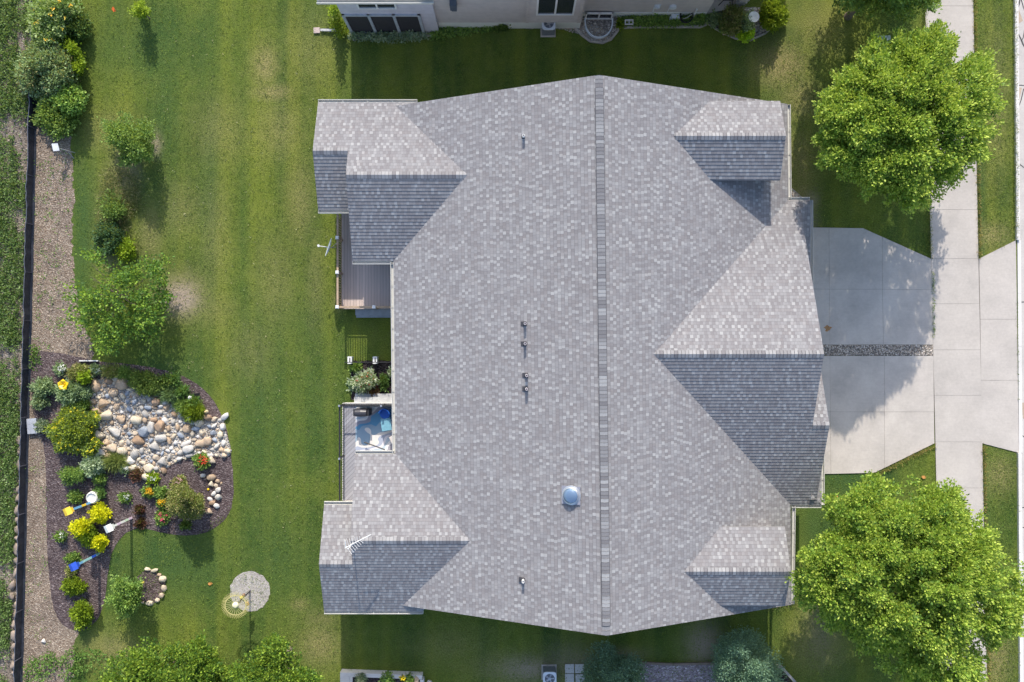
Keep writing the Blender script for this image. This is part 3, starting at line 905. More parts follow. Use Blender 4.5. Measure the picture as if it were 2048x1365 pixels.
M['drip_edge'] = simple('drip_edge', (0.24, 0.235, 0.24), 0.6)
def dormer(x0, x1, yr, zr, hw, xi):
    mb = MB(); ze = zr - hw * 0.0104
    slab(mb, [(x0, yr, zr), (x1, yr, zr), (x1, yr - hw, ze), (xi, yr - hw, ze)], 0.13)
    slab(mb, [(x0, yr, zr), (x1, yr, zr), (x1, yr + hw, ze), (xi, yr + hw, ze)], 0.13)
    d = mb.build('dormer_roof', [M['shingle'], M['drip_edge']], house)
    ridge(d, (x0 + 14, yr, zr), (x1 - 0.5, yr, zr))
    wb = MB()
    xf = x1 - 10; h2 = hw - 12; ya, yb = yr - h2, yr + h2
    def prof(x): return [Cc(x, ya, 3.3), Cc(x, yb, 3.3), Cc(x, yb, ze), Cc(x, yr, zr - 0.14), Cc(x, ya, ze)]
    A, B = prof(xi - 40), prof(xf)
    wb.face(B[::-1] if False else B); wb.face(A[::-1])
    for i in range(5): wb.face([A[i], A[(i + 1) % 5], B[(i + 1) % 5], B[i]])
    wl = wb.build('dormer_wall', [M['siding_taupe']], house)
    wn = MB(); wn.box(Cc(xf + 1, yr, zr - 0.95) , (0.05, 1.0, 0.75)); f = wn.build('window', M['white'], wl)
    gg = MB(); gg.box(Cc(xf + 2, yr, zr - 0.95), (0.04, 0.86, 0.6)); gg.build('window_pane', M['glass'], f).parent = f
    f.parent = wl; f.location = (0, 0, 0); wl_children = None
    return d
dormer(265, 467.8, -350, 5.56, 69, 335)
dormer(278, 478, 395, 5.44, 69, 345)

def gutter(a, b, out):
    """a,b in plan units at eave height; out = outward direction (plan)"""
    A, B = Cc(*a), Cc(*b); o = Vector((out[0], -out[1], 0)).normalized()
    d = (B - A).normalized(); rz = math.atan2(d.y, d.x); L = (B - A).length; m = (A + B) / 2
    mb = MB()
    mb.box(m + o * 0.065 + Vector((0, 0, -0.13)), (L, 0.13, 0.012), rz)
    mb.box(m + o * 0.128 + Vector((0, 0, -0.070)), (L + 0.01, 0.022, 0.125), rz)
    mb.box(m + o * 0.010 + Vector((0, 0, -0.078)), (L, 0.012, 0.10), rz)
    for e in (A, B): mb.box(e + o * 0.064 + Vector((0, 0, -0.074)), (0.012, 0.12, 0.105), rz)
    k = max(1, int(L / 0.9))
    for i in range(1, k): mb.box(A.lerp(B, i / k) + o * 0.066 + Vector((0, 0, -0.03)), (0.025, 0.115, 0.012), rz)
    return mb.build('gutter', M['gutter'], house)
for a, b, o in [((-217, -144, ZE), (-213.5, 205, ZE), (-1, 0)), ((504.8, -433, ZE), (506.5, -261, ZE), (1, 0)), ((514, 303, ZE), (511.5, 482, ZE), (1, 0)),
                ((507, -258, ZE), (545.5, -258, ZE), (0, -1)), ((546, -258, ZE), (546, -6, ZE), (1, 0)), ((513, 300, ZE), (566.5, 300, ZE), (0, 1)), ((567, 152, ZE), (567, 300, ZE), (1, 0)),
                ((-355, -437, ZE), (-174, -437, ZE), (0, -1)), ((-355, -240, ZE), (-293, -240, ZE), (0, 1)), ((-292, -146.6, ZE), (-218, -146.6, ZE), (0, 1)),
                ((-287, 207, ZE), (-216, 207, ZE), (0, -1)), ((-344, 300, ZE), (-287, 300, ZE), (0, -1)), ((-344, 494.6, ZE), (-163, 494.6, ZE), (0, 1))]:
    gutter(a, b, o)

def gable_wall(axis, lo, hi, a0, a1, ze, mid, zr, mat, name='wall'):
    """axis 'y': profile across x (lo..hi), run along y a0..a1; axis 'x': profile across y, run along x"""
    mb = MB()
    def prof(t):
        pr = [(lo, 0), (hi, 0), (hi, ze), (mid, zr), (lo, ze)]
        return [Cc(p, t, z) if axis == 'y' else Cc(t, p, z) for p, z in pr]
    A, B = prof(a0), prof(a1)
    mb.face(A); mb.face(B[::-1])
    for i in range(5): mb.face([A[i], B[i], B[(i + 1) % 5], A[(i + 1) % 5]])
    return mb.build(name, mat, house)
gable_wall('y', -201, 493, -422, 470, ZE - 0.05, 148, 6.68, M['siding'])
gable_wall('x', -423, -160, -278, -150, ZE - 0.05, -291.8, zt - 0.2, M['siding'])
gable_wall('x', -424, -253, -341, -277, ZE - 0.05, -338.6, zl - 0.2, M['siding'])
gable_wall('x', 221, 481, -272, -150, ZE - 0.05, 350.8, zt2 - 0.2, M['siding'])
gable_wall('x', 313, 482, -331, -271, ZE - 0.05, 397.3, zl2 - 0.2, M['siding'])
gable_wall('x', -245, 286, 400, 512, ZE - 0.05, 22, zg - 0.22, M['siding_taupe'])
gable_wall('x', 5, 285, 500, 545, ZE - 0.05, 147.5, zsg - 0.22, M['siding_taupe'])
mb = MB(); mb.box(Cc(546, 220, 1.4), (0.01, 0.01, 0.01))
def garage_door(x, yc, wd):
    mb = MB()
    for i in range(4): mb.box(Cc(x + 2, yc, 0.30 + i * 0.56), (0.06, wd, 0.545))
    return mb.build('garage_door', M['white'], house)
garage_door(512, -118, 4.9); garage_door(545, 147, 4.9)
def wall_window(x, y, z, wx, wy, wz, nx=0, ny=0, name='window'):
    mb = MB(); c = Cc(x, y, z)
    fr = MB(); t_ = 0.06
    if nx:
        for dy in (-wy / 2, 0, wy / 2): fr.box(c + Vector((nx * 0.02, dy, 0)), (0.07, t_, wz + t_))
        for dz in (-wz / 2, wz / 2): fr.box(c + Vector((nx * 0.02, 0, dz)), (0.068, wy + t_, t_))
        mb.box(c, (0.06, wy, wz))
    else:
        for dx in (-wx / 2, 0, wx / 2): fr.box(c + Vector((dx, ny * 0.02, 0)), (t_, 0.07, wz + t_))
        for dz in (-wz / 2, wz / 2): fr.box(c + Vector((0, ny * 0.02, dz)), (wx + t_, 0.068, t_))
        mb.box(c, (wx, 0.06, wz))
    f = fr.build(name, M['white'], house); p = mb.build('window_pane', M['glass'], None); p.parent = f
    return f
wall_window(-201, -95, 1.85, 0, 1.8, 2.05, nx=-1, name='patio_door'); wall_window(-201, 160, 1.75, 0, 1.8, 2.0, nx=-1, name='patio_door')
wall_window(-341, -338, 1.7, 0, 1.6, 1.3, nx=-1); wall_window(-331, 397, 1.7, 0, 1.6, 1.3, nx=-1); wall_window(-201, 30, 1.8, 0, 1.2, 1.2, nx=-1)
wall_window(493, -350, 1.6, 0, 1.6, 1.4, nx=1); wall_window(493, 390, 1.6, 0, 1.6, 1.4, nx=1)
wall_window(100, -422, 1.6, 1.4, 0, 1.2, ny=1); wall_window(100, 470, 1.6, 1.4, 0, 1.2, ny=-1)

mb = MB(); mb.box(Cc(-338, -237, 2.92), (0.76, 0.09, 0.07)); mb.box(Cc(-352, -237, 2.98), (0.10, 0.10, 0.16)); mb.build('downspout', M['white'], house)
# things through the roof
def on_main_left(px, py):
    z = 5.0
    for _ in range(8):
        k = 1 - z / H; z = mainL((px - 1024) * k, 0)
    return W(px, py, z)
mainpipes = [(1047, 275, 0.32, 1.0), (1050, 648, 0.36, 1), (1050, 688, 0.36, 1), (1053, 751, 0.36, 1), (1053, 778, 0.36, 1), (1046, 1160, 0.30, 1)]
for i, (px, py, h, sc) in enumerate(mainpipes):
    b = on_main_left(px, py)
    mb = MB()
    mb.lathe(b, [(0.055, -0.1), (0.055, h), (0.040, h), (0.040, h - 0.12), (0.0, h - 0.12)], 14, 0)
    o = mb.build('vent_pipe', M['white'] if i in (0, 5) else simple('pale_pipe', (0.62, 0.58, 0.60)), house, b)
    c = MB(); c.lathe(b, [(0.09, 0.0), (0.085, 0.03), (0.058, 0.10)], 14, 0)
    q = Matrix.Rotation(-math.atan(0.428), 3, 'Y')
    c.box(b + Vector((-0.06, 0.0, -0.018)), (0.24, 0.19, 0.02), 0, 0, q)
    cc = c.build('collar', M['vent_black'], None, b); cc.parent = o; cc.location = (0, 0, 0)
b = on_main_left(1143, 991)
n_ = Vector((-0.428, 0, 1)).normalized()
mb = MB(); mb.lathe(b, [(0.40, 0.01), (0.39, 0.03), (0.33, 0.05), (0.33, 0.13), (0.30, 0.15), (0.29, 0.13)], 28, 0, n_)
sk = mb.build('skylight', M['steel'], house, b)
t = NT('skylight_dome', 0.06, 0.8); t.color((0.16, 0.24, 0.36)); t.b.inputs['Metallic'].default_value = 0.25
mb = MB(); mb.lathe(b, [(0.31 * math.cos(a), 0.12 + 0.16 * math.sin(a)) for a in [i * math.pi / 16 for i in range(9)]], 28, 0, n_)
dm = mb.build('dome', t.mat, None, b); dm.parent = sk; dm.location = (0, 0, 0)
mb = MB(); mb.box(b + Vector((-0.02, 0.0, 0.0)), (0.78, 0.72, 0.02), 0, 0, Matrix.Rotation(-math.atan(0.428), 3, 'Y'))
fl = mb.build('flashing', simple('lead_flashing', (0.26, 0.27, 0.33), 0.5), None, b); fl.parent = sk; fl.location = (0, 0, 0)
# downspouts at wall corners
for (x, y) in ((-205, -430), (500, -425), (505, 476)):
    mb = MB(); mb.box(Cc(x, y, 1.55), (0.09, 0.07, 2.9)); mb.build('downspout', M['gutter'], house)

# TV antenna on the south wing ridge
az = 5.55
ab = Vector(Cc(-282, 352, zt2)); 
an = empty('tv_antenna', (W(706, 1086, zt2).x, W(706, 1086, zt2).y, zt2), 'spiky white TV antenna on the roof ridge above the left gable', 'antenna')
mb = MB(); mb.tube((an.location.x, an.location.y, zt2 - 0.1), (an.location.x, an.location.y, az + .05), 0.022, n=8)
mb.build('mast', M['white'], an, an.location)
p0, p1 = W(741, 1070, az), W(691, 1096, az)
mb = MB(); mb.tube(p0, p1, 0.017, n=8); mb.tube(p0 + Vector((.02, 0, -.03)), W(712, 1085, az - 0.25), 0.012, n=6); mb.build('boom', M['white'], an, an.location)
d = (p1 - p0).normalized(); sd = Vector((-d.y, d.x, 0))
mb = MB()
for i in range(7):
    f = 0.42 + i * 0.09; p = p0.lerp(p1, f); L_ = 0.15 + 0.034 * i
    for sg in (1, -1):
        mb.tube(p, p + sd * sg * L_ - d * 0.07 + Vector((0, 0, 0.02)), 0.007, n=5)
mb.path([p1, p1 + Vector((0.03, 0.32, 0.12))], 0.012, 5); mb.path([p1, p1 + Vector((0.10, -0.10, -0.2))], 0.012, 5)
mb.build('elements', M['white'], an, an.location)

# satellite dish by the deck
dc = W(657, 495, 2.0)
ds = empty('satellite_dish', (dc.x, dc.y, 0), 'white satellite dish clamped beside the brown deck railing', 'satellite dish')
ax = Vector((-0.90, 0.30, 0.30)).normalized()
mb = MB(); mb.lathe(dc, [(0.0, -0.07), (0.23, -0.055), (0.43, 0.0), (0.44, 0.012), (0.23, -0.035), (0.0, -0.05)], 26, 0, ax)
mb.build('reflector', simple('dish_paint', (0.80, 0.82, 0.84), 0.4), ds, ds.location)
mb = MB(); tip = dc + Vector((-0.44, 0.06, 0.05)); mb.tube(dc + Vector((0, 0.02, -0.30)), tip, 0.018, n=6); mb.box(tip, (0.08, 0.10, 0.09), 0.4); mb.build('feed_arm', M['white'], ds, ds.location)
mb = MB(); rp = Vector(Cc(-333, -190, 1.6)); mb.path([dc + ax * -0.06, dc + Vector((0.12, 0.0, -0.15)), rp], 0.022, 6); mb.path([dc + ax * -0.06, Vector(Cc(-333, -180, 1.55))], 0.014, 5)
mb.build('mount', M['steel'], ds, ds.location)

# ------------------------------------------------------------------ decks
def railing(parent, pts, z0, h, mrail, mpost, cap, bal=0.13, post_at=(), pw=0.1, rail_w=0.05, thin=0.02, mbal=None):
    P = [Vector(Cc(x, y, z0)) for x, y in pts]
    rl = MB(); bl = MB()
    for a, b in zip(P[:-1], P[1:]):
        d = b - a; L = d.length; rz = math.atan2(d.y, d.x); m = (a + b) / 2
        rl.box(m + Vector((0, 0, h)), (L, rail_w * 1.6, 0.035), rz); rl.box(m + Vector((0, 0, 0.09)), (L, rail_w * 0.7, 0.04), rz)
        k = int(L / bal)
        for i in range(1, k): bl.box(a + d * i / k + Vector((0, 0, (h + 0.09) / 2)), (thin, thin, h - 0.10), rz)
    rl.build('rail', mrail, parent, parent.location); bl.build('balusters', mbal or mrail, parent, parent.location)
    for (x, y) in post_at:
        p = Vector(Cc(x, y, z0)); mb = MB(); mb.box(p + Vector((0, 0, (h + 0.06) / 2 - 0.1)), (pw, pw, h + 0.14))
        po = mb.build('post', mpost, parent, parent.location)
        if cap:
            c = MB(); c.box(p + Vector((0, 0, h + 0.09)), (pw * 1.5, pw * 1.5, 0.05)); c.box(p + Vector((0, 0, h + 0.12)), (pw * 1.1, pw * 1.1, 0.04))
            cc = c.build('post_cap', cap, None, parent.location); cc.parent = po
            cc.location = (0, 0, 0)

dz = 0.8
dk = empty('wood_deck', Cc(-270, -150, 0), 'brown wooden deck with white capped railing posts behind the house', 'deck')
mb = MB(); mb.box(Cc(-265, -159, dz - 0.02), (138 * U, 192 * U, 0.04)); mb.build('deck_boards', M['deck_brown'], dk, dk.location)
mb = MB()
for (x, y, sx, sy) in ((-333.5, -159, 0.05, 190 * U), (-265, -64, 134 * U, 0.05)): mb.box(Cc(x, y, dz - 0.16), (sx, sy, 0.22))
for (x, y) in ((-330, -66), (-330, -150), (-250, -66), (-330, -235)): mb.box(Cc(x, y, dz / 2 - 0.12), (0.12, 0.12, dz - 0.2))
mb.build('deck_frame', M['wood_tan'], dk, dk.location)
railing(dk, [(-333, -246), (-333, -65), (-202, -65)], dz, 0.92, M['wood_tan'], M['wood_tan'], M['white'], 0.115, [(-333, -197), (-333, -131), (-333, -65), (-263, -65)], 0.1, 0.055, 0.042)
mb = MB(); mb.box(Cc(-255, -57, 0.38), (110 * U, 0.28, 0.05)); mb.box(Cc(-255, -52, 0.18), (110 * U, 0.26, 0.05)); mb.build('step', simple('step_grey', (0.40, 0.42, 0.44)), dk, dk.location)

dz2 = 0.7
d2_ = empty('composite_deck', Cc(-270, 200, 0), 'pale grey composite deck with thin black railing behind the house', 'deck')
mb = MB(); mb.box(Cc(-264, 217.5, dz2 - 0.02), (134 * U, 190 * U, 0.04)); mb.build('deck_boards', M['deck_grey'], d2_, d2_.location)
mb = MB()
for (x, y, sx, sy) in ((-332, 217.5, 0.05, 191 * U), (-264, 122.5, 130 * U, 0.05)): mb.box(Cc(x, y, dz2 - 0.14), (sx, sy, 0.27))
mb.build('fascia', M['trim'], d2_, d2_.location)
railing(d2_, [(-330, 311), (-330, 124), (-202, 124)], dz2, 0.92, M['black'], M['black'], M['steel'], 0.11, [(-330, 124), (-330, 225), (-250, 124)], 0.06, 0.04, 0.014)
mb = MB(); mb.box(Cc(-256, 116.5, 0.42), (112 * U, 0.28, 0.06)); mb.box(Cc(-256, 110, 0.22), (112 * U, 0.26, 0.06)); mb.build('step', simple('step_pale', (0.50, 0.50, 0.50)), d2_, d2_.location)
t = NT('privacy_mesh', 0.9, 0.1); t.color((0.20, 0.26, 0.20))
tr = t.node('ShaderNodeBsdfTransparent'); mx = t.node('ShaderNodeMixShader')
vv = t.vor(t.coord(), 26.0); t.link(t.math('LESS_THAN', vv, 0.20), mx.inputs[0])
t.link(t.b.outputs[0], mx.inputs[1]); t.link(tr.outputs[0], mx.inputs[2]); t.link(mx.outputs[0], t.n['Material Output'].inputs[0])
mb = MB(); mb.box(Cc(-250, 125.6, dz2 + 0.48), (98 * U, 0.012, 0.84)); tag(mb.build('privacy_screen', t.mat), 'pale green mesh screen tied inside the black deck railing', 'screen')
mb = MB(); mb.box(Cc(-256, 177, dz2 + 0.008), (102 * U, 98 * U, 0.012)); tag(mb.build('patio_rug', M['rug']), 'blue and cream rug with flowing bands on the grey deck', 'rug')
# furniture on the grey deck
gx = Cc(-290, 138, dz2 + 0.015)
gl = empty('gas_grill', gx, 'dark covered grill in the railing corner of the grey deck', 'grill')
mb = MB(); mb.box(gx + Vector((0, 0, 0.40)), (0.72, 0.30, 0.80)); mb.build('cart', simple('grill_black', (0.03, 0.03, 0.035), 0.5), gl, gx)
mb = MB(); mb.lathe(gx + Vector((-0.27, 0, 0.84)), [(0.02, 0), (0.16, 0.01), (0.18, 0.27), (0.16, 0.53), (0.02, 0.54)], 16, 0, (1, 0, 0)); mb.build('lid', simple('grill_lid', (0.05, 0.05, 0.06), 0.4), gl, gx)
cx = Cc(-246, 141, dz2 + 0.015)
ch = empty('blue_chair', cx, 'bright blue rounded seat beside the dark grill', 'chair')
blue = simple('blue_plastic', (0.02, 0.12, 0.50), 0.5)
mb = MB(); mb.lathe(cx, [(0.0, 0.38), (0.22, 0.40), (0.25, 0.44), (0.22, 0.47), (0.0, 0.46)], 18); mb.build('seat', blue, ch, cx)
mb = MB()
for i in range(7):
    a = R(20 + i * 23); mb.box(cx + Vector((0.24 * math.cos(a), 0.24 * math.sin(a), 0.62)), (0.03, 0.10, 0.36), a)
mb.build('backrest', blue, ch, cx)
for sx in (-1, 1):
    for sy in (-1, 1):
        mb = MB(); mb.tube(cx + Vector((sx * .17, sy * .17, 0)), cx + Vector((sx * .13, sy * .13, .42)), 0.02, n=6); mb.build('leg', blue, ch, cx)
tb = Cc(-244, 162, dz2 + 0.015); tl = empty('side_table', tb, 'pale aqua square table in the middle of the banded rug', 'table')
mb = MB(); mb.box(tb + Vector((0, 0, 0.46)), (0.46, 0.56, 0.03), R(8)); mb.build('table_top', simple('aqua_glass', (0.20, 0.42, 0.52), 0.25), tl, tb)
for sx in (-1, 1):
    for sy in (-1, 1):
        mb = MB(); mb.box(tb + Vector((sx * .18, sy * .22, .22)), (0.03, 0.03, 0.45), R(8)); mb.build('leg', M['white'], tl, tb)
lc = Cc(-214, 146, dz2 + 0.015); lg = empty('patio_chair', lc, 'dark slatted chair tucked under the eave beside the aqua table', 'chair')
mb = MB()
for i in range(9): mb.box(lc + Vector((-.28 + i * .07, 0, .42)), (0.03, 0.62, 0.02), R(28))
mb.build('seat', M['black'], lg, lc)
mb = MB()
for i in range(7): mb.tube(lc + Vector((-.24 + i * .08, .26, .42)), lc + Vector((-.30 + i * .08, .38, .85)), 0.012, n=5)
mb.build('backrest', M['black'], lg, lc)
for sx in (-1, 1):
    for sy in (-1, 1):
        mb = MB(); mb.tube(lc + Vector((sx * .25, sy * .25, 0)), lc + Vector((sx * .25, sy * .25, .42)), 0.015, n=5); mb.build('leg', M['black'], lg, lc)
oc = Cc(-222, 196, dz2 + 0.015); og = empty('lounge_chair', oc, 'cream cushioned lounge chair at the lower right of the rug', 'chair')
mb = MB(); mb.box(oc + Vector((0, 0.15, .36)), (0.66, 0.5, 0.14), R(28)); oo = mb.build('cushion', simple('cream_cushion', (0.60, 0.56, 0.54), 0.9), og, oc); bb = oo.modifiers.new('b', 'BEVEL'); bb.width = 0.04; bb.segments = 3
mb = MB(); mb.box(oc + Vector((0, 0.15, .24)), (0.70, 0.54, 0.06), R(28))
for sx in (-1, 1):
    for sy in (-1, 1): mb.box(oc + Vector((sx * .26, .15 + sy * .18, .12)), (0.04, 0.04, 0.24), R(28))
mb.build('frame', M['black'], og, oc)
t2 = Cc(-214, 212, dz2 + 0.015); tg = empty('coffee_table', t2, 'dark slatted low table in the rug corner by the roof gutter', 'table')
mb = MB()
for i in range(8): mb.box(t2 + Vector((-.26 + i * .075, 0, .40)), (0.05, 0.5, 0.02), R(-20))
mb.box(t2 + Vector((0, .25, .38)), (0.62, 0.03, 0.04), R(-20)); mb.box(t2 + Vector((0, -.25, .38)), (0.62, 0.03, 0.04), R(-20)); mb.build('table_top', simple('dark_slats', (0.10, 0.085, 0.08)), tg, t2)
for sx in (-1, 1):
    for sy in (-1, 1):
        mb = MB(); mb.box(t2 + Vector((sx * .24, sy * .2, .18)), (0.03, 0.03, 0.37)); mb.build('leg', M['black'], tg, t2)
pa, pb = W(732, 886, 0.95), W(770, 900, 0.98)
mb = MB(); mb.tube(pa, pb, 0.030, n=10); mb.tube(pa, pa + (pa - pb).normalized() * 0.08, 0.036, n=10); tag(mb.build('umbrella_pole', M['black'], None, pa), 'grey folded umbrella pole leaning across the rug onto the slatted table', 'pole')

# narrow bed between the decks
o = empty('black_gate_rail', Cc(-290, 42, 0), 'thin black rail between two slotted white boxes in front of the dark bed', 'railing')
mb = MB(); mb.tube(Cc(-330, 42, 0.55), Cc(-202, 42, 0.55), 0.018, n=6); mb.tube(Cc(-325, 42, 0.25), Cc(-202, 42, 0.25), 0.012, n=6)
for x in (-318, -268, -215): mb.tube(Cc(x, 42, 0), Cc(x, 42, 0.56), 0.018, n=6)
mb.build('rail', M['black'], o, o.location)
for x, lab in ((-321, 'slotted white box at the outer end of the thin black rail'), (-271, 'slotted white box halfway along the thin black rail')):
    c = Cc(x, 38, 0); e = empty('utility_box', c, lab, 'box', 'white boxes beside the black rail')
    mb = MB(); mb.box(c + Vector((0, 0, 0.22)), (0.20, 0.34, 0.44)); q = mb.build('housing', M['white'], e, c); bv = q.modifiers.new('b', 'BEVEL'); bv.width = 0.012; bv.segments = 2
    mb = MB(); mb.box(c + Vector((0.01, 0.02, 0.443)), (0.05, 0.20, 0.01)); mb.build('slot', M['black'], e, c)
#PART3

# ================================================================== NEIGHBOUR HOUSE
nb = empty('neighbor_house', Cc(0, -700, 0), 'grey and taupe sided house along the top edge of the photo', 'house')
zn = 4.6
def nwall(x0, x1, y0, y1, z0, z1, mat, name='wall'):
    mb = MB(); c = (Cc(x0, y0, z0) + Cc(x1, y1, z1)) / 2
    mb.box(c, (abs(x1 - x0) * U, abs(y1 - y0) * U, z1 - z0)); return mb.build(name, mat, nb)
wy = -617
nwall(-322, -146, wy, wy - 260, 0.02, zn, M['siding_grey'])
# main gable block
def ngable(x0, x1, y0, y1, mat, z0):
    mb = MB(); xm = 175; zr = 8.0
    pr = lambda y: [Cc(x0, y, z0), Cc(x1, y, z0), Cc(x1, y, zn + .5), Cc(xm, y, zr), Cc(x0, y, zn + .5)]
    A, B = pr(y0), pr(y1); mb.face(A); mb.face(B[::-1])
    for i in range(5): mb.face([A[i], B[i], B[(i + 1) % 5], A[(i + 1) % 5]])
    return mb.build('wall', mat, nb)
nwall(-146, 136, -624, -1200, 0.78, zn + .42, M['siding_taupe'])
ngable(-146, 480, -625.5, -1200, M['siding_taupe'], zn + .42)
nwall(386, 482, -760, -1190, 0.02, zn + .41, M['siding_taupe'])
mb = MB(); mb.box((Cc(-5, -637, 0.39) ), (280 * U, 24 * U, 0.80)); mb.build('foundation', M['foundation'], nb)
nwall(136, 386, -650, -1100, 0.42, zn + 0.415, M['siding_taupe'])
mb = MB(); mb.box(Cc(262, -662, 0.2), (248 * U, 26 * U, 0.46)); mb.build('foundation', M['foundation'], nb)
bay = nwall(28, 130, -618, -660, 1.15, 5.0, M['siding_taupe'], 'bay_wall')
M['taupe_trim'] = simple('taupe_trim', (0.55, 0.50, 0.47))
for x_ in (29.5, 128.5):
    mb = MB(); mb.box(Cc(x_, -618, 3.0), (0.14, 0.06, 3.7)); mb.build('corner_trim', M['taupe_trim'], nb)
# upper and screened openings
def nwin(x0, x1, y, z0, z1, n, mat, frame_w=0.07, name='window', fm='white'):
    fr = MB(); W_ = (x1 - x0) * U; xc = (x0 + x1) / 2
    for i in range(n + 1): fr.box(Cc(x0 + (x1 - x0) * i / n, y, (z0 + z1) / 2) + Vector((0, -0.03, 0)), (frame_w, 0.09, z1 - z0 + frame_w))
    for z in (z0, z1): fr.box(Cc(xc, y, z) + Vector((0, -0.032, 0)), (W_ + frame_w, 0.088, frame_w))
    f = fr.build(name, M[fm], nb)
    g = MB(); g.box(Cc(xc, y, (z0 + z1) / 2), (W_, 0.06, z1 - z0)); p = g.build('window_pane', mat, None); p.parent = f; p.location = -wpos(f)
    return f
M['frame_grey'] = simple('grey_aluminium', (0.42, 0.45, 0.50), 0.4)
nwin(-319, -176, wy, 0.06, 2.10, 3, M['screen'], 0.13, 'screened_opening', 'frame_grey')
nwin(-283, -214, wy, 2.88, 3.75, 2, M['glass'])
nwin(47, 115, -618, 2.15, 3.9, 2, M['glass'], 0.08)
nwin(147, 198, -646, 0.03, 0.62, 2, M['glass'], 0.06, 'basement_window')
mb = MB(); mb.box(Cc(-108, -619, 3.05), (0.30, 0.34, 0.5)); mb.box(Cc(-107, -616, 2.8), (0.22, 0.22, 0.12)); mb.build('wall_lamp', simple('dark_lamp', (0.10, 0.12, 0.15)), nb)
# roofs
mb = MB()
slab(mb, [(-344, -600, zn), (-138, -600, zn), (-138, -760, zn + 1.6), (-344, -760, zn + 1.6)])
mb.build('wing_roof', [M['shingle'], M['trim']], nb)
A = Cc(-344, -600, zn); B = Cc(-138, -600, zn); mb = MB(); mm = (A + B) / 2
mb.box(mm + Vector((0, -.128, -.07)), (206 * U, 0.034, 0.13)); mb.box(mm + Vector((0, -.065, -.13)), (206 * U, 0.13, 0.012)); mb.build('gutter', M['gutter'], nb)
mb = MB()
slab(mb, [(-160, -606, zn + .5), (175, -606, 8.15), (175, -1250, 8.15), (-160, -1250, zn + .5)]); slab(mb, [(175, -606, 8.15), (494, -606, zn + .4), (494, -1250, zn + .4), (175, -1250, 8.15)])
mb.build('main_roof', [M['shingle'], M['trim']], nb)
mb = MB(); slab(mb, [(486, -817, 3.2), (546, -817, 3.2), (546, -1200, 3.4), (486, -1200, 3.4)]); mb.build('porch_roof', [M['shingle'], M['trim']], nb)
mb = MB(); mb.prism([Cc(387, -651)[:2], Cc(455, -662)[:2], Cc(490, -720)[:2], Cc(490, -900)[:2], Cc(387, -900)[:2]], 0.0, 0.30); mb.build('porch_floor', M['concrete'], nb)

mb = MB()
for i in range(9):
    for j in range(2):
        mb.box(Cc(452 + (i % 2) * 3, -671 - j * 12, 0.42 + i * 0.16), (0.42 - (i % 3) * .05, 0.30, 0.135), 0.05 * ((i * 7) % 5 - 2))
mb.box(Cc(453, -677, 1.83), (0.6, 0.7, 0.07)); mb.build('stone_pillar', M['st_grey'], nb)
pc = Cc(424, -678, 0.31)
e = empty('porch_chair', pc, 'dark thin legged chair on the porch at the top edge', 'chair')
mb = MB(); mb.box(pc + Vector((0, 0, .43)), (.5, .5, .03)); mb.build('seat', M['black'], e, pc)
for sx in (-1, 1):
    for sy in (-1, 1):
        mb = MB(); mb.tube(pc + Vector((sx * .34, sy * .3, 0)), pc + Vector((sx * .18, sy * .18, .43)), 0.022, n=6); mb.build('leg', M['black'], e, pc)
# meters, spout, hose
m1 = Cc(282, -652, 0); 
mb = MB(); mb.box(m1 + Vector((0, 0.0, 1.1)), (0.30, 0.16, 0.42)); mb.lathe(m1 + Vector((0.0, -0.08, 1.15)), [(0.10, 0), (0.10, 0.09), (0.0, 0.10)], 16, 0, (0, -1, 0)); mb.tube(m1 + Vector((-.10, -0.04, 0.9)), m1 + Vector((-.10, -0.04, 0.0)), 0.03); mb.build('electric_meter', M['ac'], nb)
m1 = Cc(312, -652, 0)
mb = MB(); mb.lathe(m1 + Vector((0, -0.02, 1.15)), [(0.0, 0), (0.16, 0.02), (0.17, 0.14), (0.0, 0.18)], 18, 0, (0, -1, 0)); mb.tube(m1 + Vector((-.12, -0.04, 1.0)), m1 + Vector((-.12, -0.04, 0.0)), 0.022); mb.build('gas_meter', M['ac'], nb)
mb = MB(); mb.path([Cc(361, -648, 0.9), Cc(361, -646, 0.12), Cc(360, -640, 0.06)], 0.045, 8); mb.build('downspout', M['white'], nb)
hb = Cc(345, -643, 0); e = empty('hose_pot', hb, 'round black hose pot with a pale handle by the house wall', 'hose pot')
mb = MB(); mb.lathe(hb, [(0.22, 0), (0.30, 0.36), (0.33, 0.42), (0.28, 0.42), (0.24, 0.14), (0, 0.1)], 18); mb.build('pot', M['black'], e, hb)
mb = MB(); mb.path([hb + Vector((-.18, -.16, .46)), hb + Vector((0, -.14, .56)), hb + Vector((.26, .06, .50))], 0.02, 6); mb.build('handle', M['steel'], e, hb)
mb = MB(); c = Cc(325, -644, 0); mb.box(c + Vector((0, 0, .22)), (0.42, 0.2, 0.3)); mb.tube(c + Vector((-.25, 0, .3)), c + Vector((-.25, -.15, .05)), 0.03); tag(mb.build('hose_reel_box', M['ac'], None, c), 'small pale blue box with pipes left of the black hose pot', 'utility box')
mb = MB(); c = Cc(232, -636, 0.25); mb.box(c + Vector((0, 0, .05)), (0.40, 0.02, 0.22)); 
for dx in (-.18, 0, .18): mb.box(c + Vector((dx, -.1, .1)), (0.04, 0.22, 0.1))
for dy in (0, -.2): mb.box(c + Vector((0, dy, .1)), (0.40, 0.03, 0.1))
tag(mb.build('vent_cover', M['white'], None, c), 'small white slotted frame among ground cover right of the window well', 'vent')
